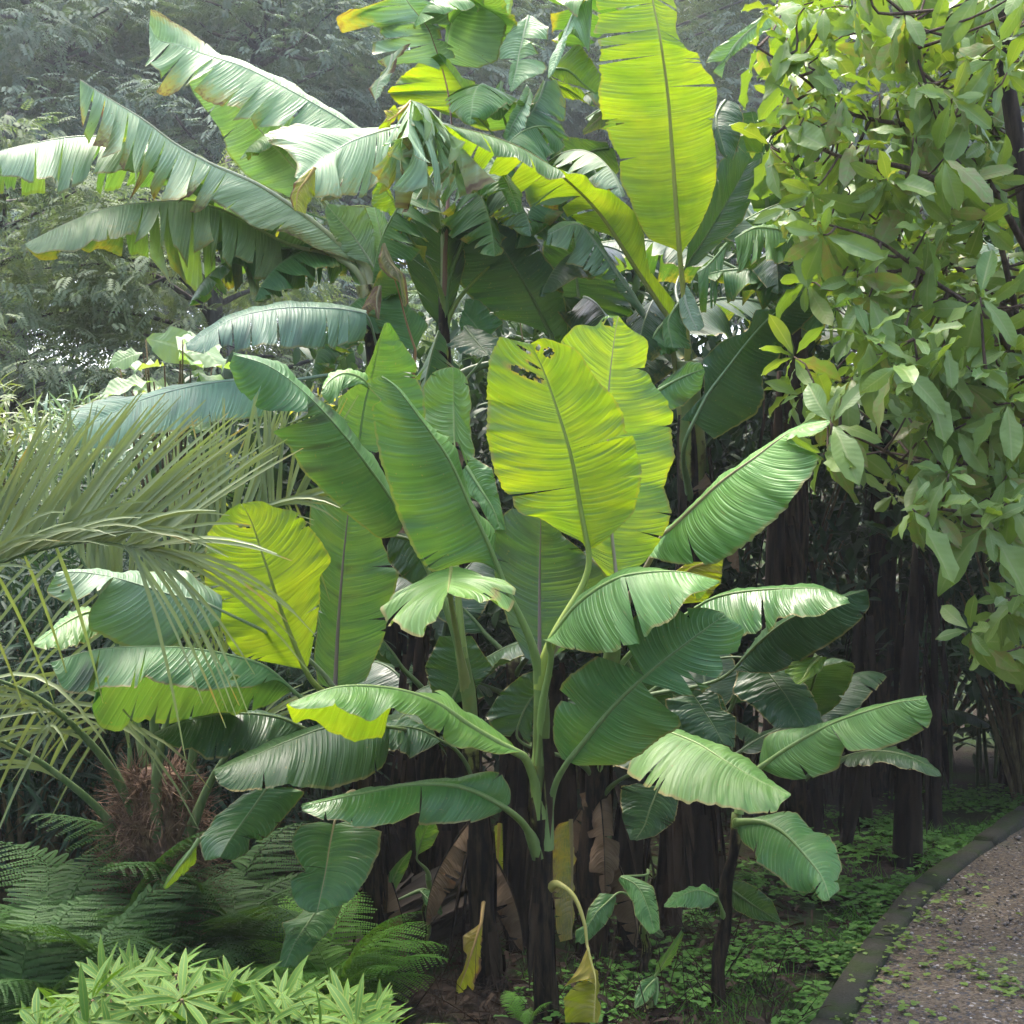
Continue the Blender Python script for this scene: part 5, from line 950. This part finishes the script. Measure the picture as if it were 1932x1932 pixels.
def inside(p):
    x, y = p; c = False; j = len(poly) - 1
    for i in range(len(poly)):
        xi, yi = poly[i]; xj, yj = poly[j]
        if (yi > y) != (yj > y) and x < (xj - xi) * (y - yi) / (yj - yi) + xi: c = not c
        j = i
    return c
centres = []
for o, d, end in tips:
    if not end:
        s = nrm(np.cross(d, [0, -1, 0]) * rg.choice([-1, 1]) + np.array([-.2, -.4, .3]) + rg.normal(0, .4, 3)); l = rg.uniform(.06, .22); e = o + s * l
        tube(mbB, np.array([o, o + s*l*.5 + [0, 0, -.01], e]), [.005, .003], 5, n=4); centres.append((e, s))
    else: centres.append((o, d))
while len(centres) < 370:
    px, py = rg.uniform(1340, 2060), rg.uniform(-120, 1040)
    if px < 1445 and py < 330: continue
    if not inside((px + rg.normal(0, 22), py + rg.normal(0, 22))): continue
    D = 4.75 + 1.5 * rg.random() ** .8; c = at(px, py, D)
    if py > 700 and rg.random() < .45: continue
    j = np.argmin(np.linalg.norm(LP - c, axis=1)); o = LP[j]; d = nrm(nrm(c - o) + rg.normal(0, .35, 3) + [0, -.1, .15])
    tube(mbB, np.array([o, o*.5 + c*.5 + rg.normal(0, .03, 3) + [0, 0, -.04], c - d*.05, c]), [.007, .005, .004, .003], 5, n=7); centres.append((c, d))
big = set()
for (px, py, D) in ((1722, 960, 4.55), (1745, 715, 4.6), (1570, 800, 4.75), (1690, 690, 4.55), (1925, 1120, 4.8), (1860, 990, 4.6), (1900, 950, 4.6), (1640, 640, 4.7), (1780, 300, 4.75), (1640, 560, 4.8), (1850, 560, 4.7), (1900, 760, 4.65)):
    c = at(px, py, D); o = LP[np.argmin(np.linalg.norm(LP - c, axis=1))]; tube(mbB, np.array([o, o*.5 + c*.5 + [0, 0, -.03], c]), [.007, .005, .003], 5, n=7)
    centres.append((c, nrm(np.array([rg.normal(-.2, .2), -.3, .5])))); big.add(len(centres) - 1)
for ci_, (c, ax) in enumerate(centres):
    k = rg.integers(5, 9); a = np.linspace(0, 2*np.pi, k, endpoint=False) + rg.uniform(0, 6.3)
    U = nrm(np.cross(ax, [.1, 1., .2])); W = np.cross(ax, U)
    old = rg.random(k) < .48
    el = np.where(old, rg.normal(R(-25), R(20), k), rg.normal(R(25), R(22), k))
    d = (np.cos(a)[:, None]*U + np.sin(a)[:, None]*W) * np.cos(el)[:, None] + ax * np.sin(el)[:, None]
    d[:, 2] -= np.where(old, .7, .05); d = nrm(d)
    X, Y, Z = frames(d, np.tile(ax, (k, 1)) + np.array([0, -.3, .6]), rg.normal(0, .35, k))
    L = np.where(old, rg.uniform(.12, .215, k), rg.uniform(.07, .165, k)) * (1.25 if ci_ in big else 1); w = L * rg.uniform(.31, .43, k)
    rd = np.where(old, rg.uniform(.55, 1., k), rg.uniform(0, .86, k)); ti = rg.integers(0, 3, k)
    for q in range(3):
        s = ti == q
        if s.any(): scatter(mbL, T_OBOV[q], (c + d*.012)[s], X[s], Y[s], Z[s], L[s], w[s], rd[s])
M_TREE = foliage_mat('broadleaf_leaf', (.110, .220, .048), (.255, .350, .095), (.27, .40, .02), .30, .36, rib=(.30, .36, .13), vein=.10, extra=(.86, (.27, .27, .10), (.38, .36, .05)))
link('trunk', mbT.mesh('trunk', tb), bark_mat('dark_bark', (.015, .012, .010), (.07, .05, .038), 30.), tr)
link('branches', mbB.mesh('branches', tb), bark_mat('branch_bark', (.05, .035, .028), (.15, .10, .075), 50.), tr)
link('crown', mbL.mesh('crown', tb), M_TREE, tr)

# ------------------------------------------------------------------ dark old trunks inside the clump
M_OLD = bark_mat('dead_sheath', (.002, .0016, .0012), (.025, .017, .011), 26., .85, .08)
M_SHAG = bark_mat('shaggy_sheath', (.004, .003, .002), (.055, .034, .021), 26., .9, .08)
def old_stem(px, D, top, r, label, seed, mat=M_OLD, lean=0., shag=30):
    r = r * .8; rg = np.random.default_rng(seed); b = at(px, 1500, D); b[2] = float(gz(b[0], b[1])); t3 = at(px + lean, top, D)
    e = empty('dead_banana_stem', b, label, 'banana stem', 'old banana stems in the shade of the clump')
    mb = MB(); Q = np.array([b - [0, 0, .03], (b + t3)/2 + rg.normal(0, .02, 3), t3]); tube(mb, Q, [r*1.2, r, r*.75, r*.5, .01], 12, n=16, rnd=.5)
    link('trunk', mb.mesh('trunk', b), mat, e)
    mb = MB(); n = shag; t = rg.uniform(.2, 1, n); a = rg.uniform(0, 6.3, n); C = b + (t3 - b) * t[:, None]; O = C + r * np.stack([np.cos(a), np.sin(a), 0*a], 1)
    X, Y, Z = frames(np.stack([np.cos(a)*.18, np.sin(a)*.18, -np.ones(n)], 1) + rg.normal(0, .07, (n, 3)), np.stack([np.cos(a), np.sin(a), 0*a], 1)); L = rg.uniform(.12, .5, n) * np.minimum(1, (C[:, 2] - b[2]) / .6)
    scatter(mb, T_STRIP, O, X, Y, Z, L, rg.uniform(.012, .05, n), rg.random(n), L * .15)
    link('hanging_sheath', mb.mesh('hanging_sheath', b), mat, e)
old_stem(790, 5.9, 1180, .10, 'thick red-brown shaggy stem behind the left banana leaves', 1, M_SHAG, shag=60)
old_stem(985, 5.3, 1430, .07, 'straight black stem just left of the central plant', 2)
old_stem(760, 5.25, 1560, .06, 'black stem left of the small sucker with pale leaves', 3, lean=-20)
old_stem(845, 5.5, 1500, .06, 'brown stem with peeling strips behind the yellow dead leaf', 4, M_SHAG)
old_stem(1190, 5.3, 1480, .055, 'black stem behind the small paddle-leaved sucker', 5)
old_stem(1255, 5.5, 1430, .07, 'dark stem wrapped in brown peeling sheaths right of the suckers', 6, M_SHAG)
old_stem(1310, 5.9, 1400, .08, 'thick dark stem between the suckers and the leaning stem', 7)
old_stem(1480, 6.6, 700, .09, 'tall rough brown stem beside the dark shining leaf', 8, M_SHAG, shag=70, lean=-10)
old_stem(1535, 7.2, 1250, .06, 'black stem in the shade left of the path bend', 9, shag=60)
old_stem(1625, 7.4, 1150, .07, 'black stem in the deepest shade by the kerb', 10)
old_stem(1712, 6.5, 1020, .075, 'dark reddish twin stem under the broad-leaved tree', 11, M_OLD, lean=15)
old_stem(1765, 7.2, 1080, .04, 'black stem close to the bend of the path', 12)
old_stem(1590, 6.8, 1300, .035, 'thin black stem leaning towards the path', 13, lean=30)
old_stem(1060, 5.7, 1250, .07, 'dark stem straight behind the central stem', 14, M_SHAG)
old_stem(690, 5.6, 1450, .07, 'black stem behind the hanging leaf on the left', 15)
# fallen thatch of dead leaves
b = at(865, 1800, 5.2); b[2] = 0; mb = MB(); rg = np.random.default_rng(9); n = 120
X, Y, Z = frames(np.array([-.9, -.3, -.35]) + rg.normal(0, .12, (n, 3)), np.tile([.1, -.6, 1.], (n, 1))); L = rg.uniform(.25, .5, n)
scatter(mb, T_STRIP, np.stack([b[0] + rg.normal(0, .06, n), b[1] + rg.normal(0, .06, n), .26 + rg.normal(0, .05, n)], 1), X, Y, Z, L, rg.uniform(.02, .06, n), rg.random(n))
o = link('dead_leaf_bundle', mb.mesh('dead_leaf_bundle', b), foliage_mat('thatch', (.03, .022, .016), (.10, .078, .05), (.1, .07, .03), .1, .9), origin=b)
tag(o, 'grey-brown bundle of dead leaves slumped on the ground behind the yellow leaf', 'dead leaves')

# ------------------------------------------------------------------ shrubs
def shrub(px, D, w, h, label, mat, seed, name='evergreen_shrub', T=T_LANCE, n=2600, L=(.07, .13), ar=.36, depth=.8, z0=0., up=.3, group='shrubs in the shade behind the bananas', droop=0.):
    rg = np.random.default_rng(seed); b = at(px, 1500, D); b[2] = float(gz(b[0], b[1]))
    e = empty(name, b, label, 'shrub', group); mbS, mbL = MB(), MB()
    nc = max(14, n // 40); dirs = rand_dirs(nc, rg, -.9, 1.); rad = rg.uniform(.45, 1., nc) ** .6
    C = dirs * rad[:, None] * np.array([w, depth, h/2]) + np.array([0, 0, h/2 + z0])
    C += rg.normal(0, .06, C.shape); C[:, 2] = np.maximum(.08, C[:, 2])
    for c in C[:40]: tube(mbS, np.array([[c[0]*.12, c[1]*.12, -.02], c * np.array([.55, .55, .6]), c]), [.022, .012, .004], 5, n=6)
    ci = rg.integers(0, nc, n); sp = .13 + .09 * rg.random(nc)
    off = rand_dirs(n, rg) * (rg.random(n) ** .5)[:, None] * (sp * min(1.6, .8 + .5*w))[ci][:, None] * np.array([1.2, 1.2, .75])
    O = C[ci] + off; d = nrm(off + .35 * C[ci] / np.linalg.norm(C[ci], axis=1, keepdims=True) + np.array([0, -.15, up]) + rg.normal(0, .45, (n, 3)) - np.array([0, 0, droop])[None] * .08)
    X, Y, Z = frames(d, np.tile([0, -.3, 1.], (n, 1)) + rg.normal(0, .3, (n, 3))); l = rg.uniform(*L, n)
    scatter(mbL, T, O, X, Y, Z, l, l * ar, np.clip(rg.random(n)*.6 + .4*rg.random(nc)[ci], 0, 1))
    link('stems', mbS.mesh('stems'), M_TWIG, e); link('foliage', mbL.mesh('foliage'), mat, e)
    return e
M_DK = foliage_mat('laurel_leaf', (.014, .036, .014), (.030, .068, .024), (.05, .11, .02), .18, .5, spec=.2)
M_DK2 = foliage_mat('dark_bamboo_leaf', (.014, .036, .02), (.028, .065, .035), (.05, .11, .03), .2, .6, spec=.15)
M_BLU = foliage_mat('bamboo_leaf', (.11, .19, .12), (.20, .30, .20), (.26, .38, .12), .3, .45)
M_YEL = foliage_mat('yellow_shrub_leaf', (.20, .24, .04), (.34, .36, .07), (.5, .5, .04), .4, .5)
T_NAR = tmpl(4, 1, lance, .3, -.35)
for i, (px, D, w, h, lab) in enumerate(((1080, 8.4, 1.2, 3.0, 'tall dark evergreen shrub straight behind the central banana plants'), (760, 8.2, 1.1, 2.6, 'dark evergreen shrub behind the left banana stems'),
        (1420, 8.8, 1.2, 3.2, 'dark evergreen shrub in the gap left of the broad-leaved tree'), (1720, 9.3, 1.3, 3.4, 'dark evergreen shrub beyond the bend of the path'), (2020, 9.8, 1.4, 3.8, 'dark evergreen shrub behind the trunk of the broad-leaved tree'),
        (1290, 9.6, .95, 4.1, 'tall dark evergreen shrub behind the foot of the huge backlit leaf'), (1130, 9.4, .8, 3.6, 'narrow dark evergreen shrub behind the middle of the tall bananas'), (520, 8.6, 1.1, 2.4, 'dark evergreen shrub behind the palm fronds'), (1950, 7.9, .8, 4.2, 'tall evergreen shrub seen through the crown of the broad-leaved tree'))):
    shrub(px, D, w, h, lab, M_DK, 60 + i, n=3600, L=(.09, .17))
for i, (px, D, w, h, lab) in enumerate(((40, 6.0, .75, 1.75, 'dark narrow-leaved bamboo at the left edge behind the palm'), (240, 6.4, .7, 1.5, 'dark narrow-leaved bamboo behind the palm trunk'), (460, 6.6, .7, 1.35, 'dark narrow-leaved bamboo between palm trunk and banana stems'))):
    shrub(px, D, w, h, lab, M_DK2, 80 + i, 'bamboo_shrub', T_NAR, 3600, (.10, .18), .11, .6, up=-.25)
shrub(120, 8.2, .62, 1.95, 'blue-green fine-leaved bamboo behind the near palm frond', M_BLU, 91, 'bamboo_shrub', T_NAR, 2600, (.12, .2), .10, .5, .35, -.1, 'pale shrubs beyond the palm')
shrub(-75, 7.2, .42, 2.25, 'yellow-green bamboo at the left edge of the picture', foliage_mat('yellow_bamboo_leaf', (.11, .17, .06), (.20, .25, .09), (.25, .32, .05), .3, .5), 92, 'bamboo_shrub', T_NAR, 2400, (.10, .17), .12, .5, .2, -.2, 'pale shrubs beyond the palm')
shrub(30, 6.6, .6, 1.5, 'grey-green fine bamboo filling the gap under the left palm frond', M_DK2, 93, 'bamboo_shrub', T_NAR, 2600, (.1, .17), .10, .5, .2, -.1, 'pale shrubs beyond the palm')
shrub(570, 8.4, .42, 2.35, 'small shrub with yellow-green young leaves left of the tall bananas', M_YEL, 94, 'yellow_shrub', T_LANCE, 900, (.06, .10), .4, .4, .2, .2, 'pale shrubs beyond the palm')
shrub(330, 8.6, .8, 2.1, 'dull green leafy shrub below the big-leaved plant', M_BLU, 95, 'leafy_shrub', T_LANCE, 1600, (.08, .14), .4, .6, .1, .2, 'pale shrubs beyond the palm')
# big soft-leaved plant
rg = np.random.default_rng(97); b = at(330, 1500, 7.2); b[2] = float(gz(b[0], b[1]))
e = empty('big_leaf_shrub', b, 'shrub with large pale drooping leaves standing behind the palm', 'shrub', 'pale shrubs beyond the palm'); mbL, mbS = MB(), MB()
for px, py in ((225, 690), (270, 665), (310, 690), (345, 640), (360, 700), (400, 690), (290, 720), (330, 730), (250, 735), (420, 720), (380, 740), (340, 680), (280, 760), (420, 760), (240, 780), (320, 790), (380, 790), (275, 640), (340, 630)):
    c = at(px, py, 7.2 + rg.uniform(-.25, .25)); tube(mbS, np.array([b + [rg.normal(0, .1), 0, 1.], (b + c)/2 + [0, 0, .5], c]), [.012, .008, .004], 5, n=7)
    d = np.array([[rg.choice([-1, 1]) * rg.uniform(.5, 1), rg.uniform(-.8, .1), -.12]]); X, Y, Z = frames(d, np.array([[0, -.4, 1.]]), rg.normal(0, .3, 1))
    L = np.array([rg.uniform(.16, .30)]); scatter(mbL, T_OBOV[rg.integers(0, 3)], c[None], X, Y, Z, L, L * .75, rg.random(1))
link('stems', mbS.mesh('stems', b), M_TWIG, e); link('foliage', mbL.mesh('foliage', b), foliage_mat('big_soft_leaf', (.15, .26, .12), (.22, .34, .15), (.32, .45, .06), .35, .5, rib=(.3, .4, .2)), e)
# cane thicket far right
b = np.array([3.3, 8.6, float(gz(3.3, 8.6))]); mb = MB(); ml = MB(); rg = np.random.default_rng(99)
for i in range(70):
    x, y = rg.uniform(-1.0, 1.6), rg.uniform(-.4, .5); l = rg.uniform(1.6, 3.0)
    tube(mb, b + np.array([[x, y, -.05], [x + rg.normal(0, .05), y, l*.5], [x + rg.normal(0, .2), y, l]]), [.012, .010, .005], 6, n=6, rnd=.5)
n = 1500; O = b + np.stack([rg.uniform(-1.1, 1.7, n), rg.uniform(-.6, .6, n), rg.uniform(.9, 3.1, n)], 1); X, Y, Z = frames(rand_dirs(n, rg, -.9, .2), rand_dirs(n, rg)); L = rg.uniform(.1, .18, n)
scatter(ml, T_NAR, O, X, Y, Z, L, L*.13, rg.random(n))
e = empty('cane_thicket', b, 'thicket of thin green canes beyond the bend of the path', 'bamboo'); link('canes', mb.mesh('canes', b), bark_mat('cane', (.03, .055, .02), (.09, .12, .04), 20., .5), e); link('foliage', ml.mesh('foliage', b), M_DK2, e)

# ------------------------------------------------------------------ woodland on the slope
def tree_variant(seed, rx, h, T, nclump, per, L, W, zlow=.06):
    """trunk, limbs and crown meshes of a tree of height h (origin at its foot)"""
    rg = np.random.default_rng(seed); mt, ml, mc = MB(), MB(), MB()
    tr_ = np.array([[0, 0, -.2], [rg.normal(0, .1), rg.normal(0, .1), h*.35], [rg.normal(0, .2), rg.normal(0, .2), h*.7], [rg.normal(0, .3), 0, h*.95]])
    tube(mt, tr_, [.16, .11, .07, .02], 9, n=18)
    Q = resamp(tr_, 60)
    d = rand_dirs(nclump, rg, -.8, .95); rad = rg.uniform(.35, 1., nclump) ** .5
    prof = np.array([.75, 1., 1.05, .95, .7, .3])
    zz = zlow * h + (h - zlow*h) * (d[:, 2] * rad * .5 + .5)
    k = np.interp(zz / h, np.linspace(0, 1, 6), prof)
    a = rg.uniform(0, 2*np.pi, nclump); rr = rx * k * np.sqrt(rg.uniform(.12, 1., nclump))
    C = np.stack([np.cos(a)*rr, np.sin(a)*rr, zz], 1)
    for c in C[::2]:
        o = Q[int(np.clip((c[2] - .25*np.hypot(c[0], c[1])) / h / .95, .05, .98) * 59)]
        tube(ml, np.array([o, (o + c)/2 + rg.normal(0, .12, 3), c]), [.035, .02, .006], 5, n=7)
    n = nclump * per; ci = np.repeat(np.arange(nclump), per)
    sz = rg.uniform(.28, .62, nclump); off = rand_dirs(n, rg, -.7, 1.) * (rg.random(n) ** .45)[:, None] * sz[ci][:, None] * np.array([1.25, 1.25, .6])
    O = C[ci] + off; out = np.stack([C[ci][:, 0], C[ci][:, 1], 0*off[:, 0]], 1)
    dd = nrm(off * np.array([1, 1, .5]) + .35 * out / (np.linalg.norm(out, axis=1, keepdims=True) + .1) + rg.normal(0, .3, (n, 3)) * np.array([1, 1, .6]) + np.array([0, 0, -.12]))
    X, Y, Z = frames(dd, np.tile(UP, (n, 1)) + rg.normal(0, .25, (n, 3))); l = rg.uniform(*L, n)
    scatter(mc, T, O, X, Y, Z, l, l * W, np.clip(.55*rg.random(nclump)[ci] + .45*rg.random(n), 0, 1), l)
    return mt.mesh('trunk'), ml.mesh('limbs'), mc.mesh('crown')
M_BK = bark_mat('woodland_bark', (.05, .045, .04), (.14, .125, .11), 14.)
M_ASH = foliage_mat('misted_ash_leaf', (.10, .145, .10), (.185, .235, .165), (.14, .22, .06), .28, .75, spec=.15)  # leaf colours lightened and greyed to paint in distant mist
M_ASH2 = foliage_mat('pale_misted_ash_leaf', (.10, .14, .08), (.19, .225, .13), (.17, .24, .07), .3, .75, spec=.15)  # pale variant, mist put into the leaf colour as well
VAR = [tree_variant(201, 2.2, 6.6, T_PIN, 120, 54, (.17, .28), 1.), tree_variant(202, 2.5, 7.6, T_PIN, 140, 52, (.17, .28), 1.), tree_variant(203, 2.0, 5.4, T_PIN, 105, 52, (.15, .26), 1.)]
CON = tree_variant(204, 1.9, 8.5, T_PIN, 150, 26, (.22, .36), .8)
def placed(meshes, mats, x, y, label, s=1., rz=0., name='woodland_tree'):
    e = empty(name, (x, y, float(gz(x, y))), label, 'tree', 'trees on the misty slope'); e.scale = (s, s, s); e.rotation_euler = (0, 0, rz)
    for nm, me, mt in zip(('trunk', 'limbs', 'crown'), meshes, mats):
        o = bpy.data.objects.new(nm, me); col.objects.link(o); o.parent = e
        if not me.materials: me.materials.append(None)
        o.material_slots[0].link = 'OBJECT'; o.material_slots[0].material = mt
    return e
TREES = [  # x, y, variant, pale?, scale, label
 (-4.4, 12.6, 2, 0, .95, 'ash-leaved tree at the far left behind the yellow bamboo'), (-2.0, 12.4, 2, 0, .85, 'dark ash-leaved tree seen under the arching banana leaves'),
 (-5.6, 15.5, 0, 1, 1., 'pale feathery tree on the slope at the left edge'), (-3.2, 15.0, 1, 0, .95, 'ash-leaved tree behind the torn banana leaves at upper left'), (-.8, 14.6, 0, 0, 1., 'ash-leaved tree between the two upper left banana leaves and the middle leaves'),
 (1.2, 15.5, 1, 1, .9, 'yellowish feathery tree behind the top of the middle bananas'), (3.2, 16.0, 0, 0, 1., 'ash-leaved tree behind the huge backlit leaf'), (5.6, 15.6, 1, 0, .95, 'tree on the slope behind the broad-leaved tree'), (7.6, 14.2, 0, 0, 1., 'tree on the slope beyond the right edge'),
 (-7.8, 19.5, 1, 0, 1.05, 'hazy tree higher up the slope, leftmost'), (-5.0, 20.2, 0, 0, 1.15, 'hazy tree higher up the slope, second from the left'), (-2.2, 19.4, 1, 0, 1.05, 'hazy tree higher up the slope above the upper left banana leaf'), (.6, 20., 0, 1, 1.15, 'pale hazy tree higher up the slope near the middle'),
 (6.2, 20., 1, 0, 1.05, 'hazy tree higher up the slope at the right'), (8.8, 19.4, 0, 0, 1.1, 'hazy tree higher up the slope, rightmost'), (-9.5, 27., 1, 0, 1.7, 'tall far tree on the skyline, leftmost'), (-5.5, 28., 0, 0, 1.8, 'tall far tree on the skyline behind the upper left leaf'), (-1.5, 27., 1, 0, 1.75, 'tall far tree on the skyline left of the middle'), (2.4, 27.5, 0, 0, 1.8, 'tall far tree on the skyline behind the huge backlit leaf'), (6.2, 27., 1, 0, 1.7, 'tall far tree on the skyline behind the broad-leaved tree'), (10., 28., 0, 0, 1.8, 'tall far tree on the skyline, rightmost'),
 (-2.4, 6.6, 2, 1, .52, 'nearer ash-leaved tree at the left edge below the arching leaves'), (-1.45, 6.7, 2, 1, .50, 'nearer ash-leaved tree under the torn banana leaves'),
 (-.2, 8.6, 2, 0, .4, 'low dark tree filling the gap behind the tall bananas'), (2.4, 8.4, 2, 0, .42, 'low dark tree behind the right tall banana'), (-6.2, 12.6, 0, 0, .8, 'ash-leaved tree just outside the left edge')]
for i, (x, y, v, pale, s, lab) in enumerate(TREES):
    placed(VAR[v], (M_BK, M_BK, M_ASH2 if pale else M_ASH), x * (2.6 if y > 9 else 1.8), y * (2.6 if y > 9 else 1.8), lab, s * (2.6 if y > 9 else 1.8), i * 1.9)
for i, (x, y, v, s) in enumerate(((-5.5, -5.5, 1, 1.05), (-1.8, -7.5, 0, 1.25), (2.6, -7., 1, 1.1), (6.5, -5., 0, 1.1), (-8, -1.5, 1, 1.), (8.5, 1., 0, 1.1), (-8.2, 4., 0, 1.), (7.2, 7., 1, .95))):  # unseen trees, added to cut low sky light and darken the understory
    placed(VAR[v], (M_BK, M_BK, M_ASH), x, y, 'unseen tree added around the garden to block low sky light', s, i * 1.3)['group'] = 'unseen trees added around the garden'
placed(CON, (M_BK, M_BK, M_DK2), 9.1, 49., 'dark needle-leaved tree in the mist at the top right', 2.9, .4, 'conifer_tree')

# ------------------------------------------------------------------ air, light, camera
m, nt = newmat('mist'); g = N(nt); v = g('ShaderNodeVolumePrincipled'); v.inputs['Color'].default_value = (.93, .97, 1, 1); v.inputs['Density'].default_value = HAZE; v.inputs['Anisotropy'].default_value = 0.
o = g('ShaderNodeOutputMaterial', i_1=v.outputs[0])
V = np.array([[x, y, z] for x in (-65, 65) for y in (-13, 105) for z in (-1.2, 50)], float)
o = link('haze', mesh_np('haze', V, [np.array([[0, 1, 3, 2], [4, 6, 7, 5], [0, 4, 5, 1], [2, 3, 7, 6], [0, 2, 6, 4], [1, 5, 7, 3]])], smooth=False), m); o['kind'] = 'stuff'; o['label'] = 'pale mist hanging in the garden'
w = bpy.data.worlds.new('World'); sc.world = w; w.use_nodes = True; nt = w.node_tree; nt.nodes.clear()
sky = nt.nodes.new('ShaderNodeTexSky'); sky.sky_type = 'NISHITA'; sky.sun_disc = False
sky.sun_elevation = R(SUN_EL); sky.sun_rotation = R(SUN_AZ); sky.air_density = .85; sky.dust_density = 4.5; sky.ozone_density = .9; sky.altitude = 0
bg = nt.nodes.new('ShaderNodeBackground'); bg.inputs[1].default_value = SKY; out = nt.nodes.new('ShaderNodeOutputWorld')
nt.links.new(sky.outputs[0], bg.inputs[0]); nt.links.new(bg.outputs[0], out.inputs[0])
sl = bpy.data.lights.new('sun', 'SUN'); sl.energy = SUN; sl.angle = R(SUN_ANG); sl.color = (1, .95, .86)
so = bpy.data.objects.new('sun', sl); col.objects.link(so)
d = Vector((math.sin(R(SUN_AZ)) * math.cos(R(SUN_EL)), math.cos(R(SUN_AZ)) * math.cos(R(SUN_EL)), math.sin(R(SUN_EL))))
so.rotation_euler = d.to_track_quat('Z', 'Y').to_euler(); so.location = d * 30
cam = bpy.data.cameras.new('camera'); co = bpy.data.objects.new('camera', cam); col.objects.link(co)
co.location = (0, 0, CH); co.rotation_euler = (R(90), 0, 0); cam.sensor_width = 36; cam.lens = 36 * FPX / 1932; cam.clip_end = 200; cam.clip_start = .05
sc.camera = co
sc.view_settings.view_transform = 'Standard'; sc.view_settings.look = 'None'; sc.view_settings.exposure = EXPO; sc.view_settings.gamma = 1
cy = sc.cycles; cy.max_bounces = 7; cy.diffuse_bounces = 4; cy.glossy_bounces = 2; cy.transmission_bounces = 4; cy.volume_bounces = 1; cy.transparent_max_bounces = 6
cy.use_denoising = True; cy.caustics_reflective = False; cy.caustics_refractive = False; cy.sample_clamp_indirect = 6
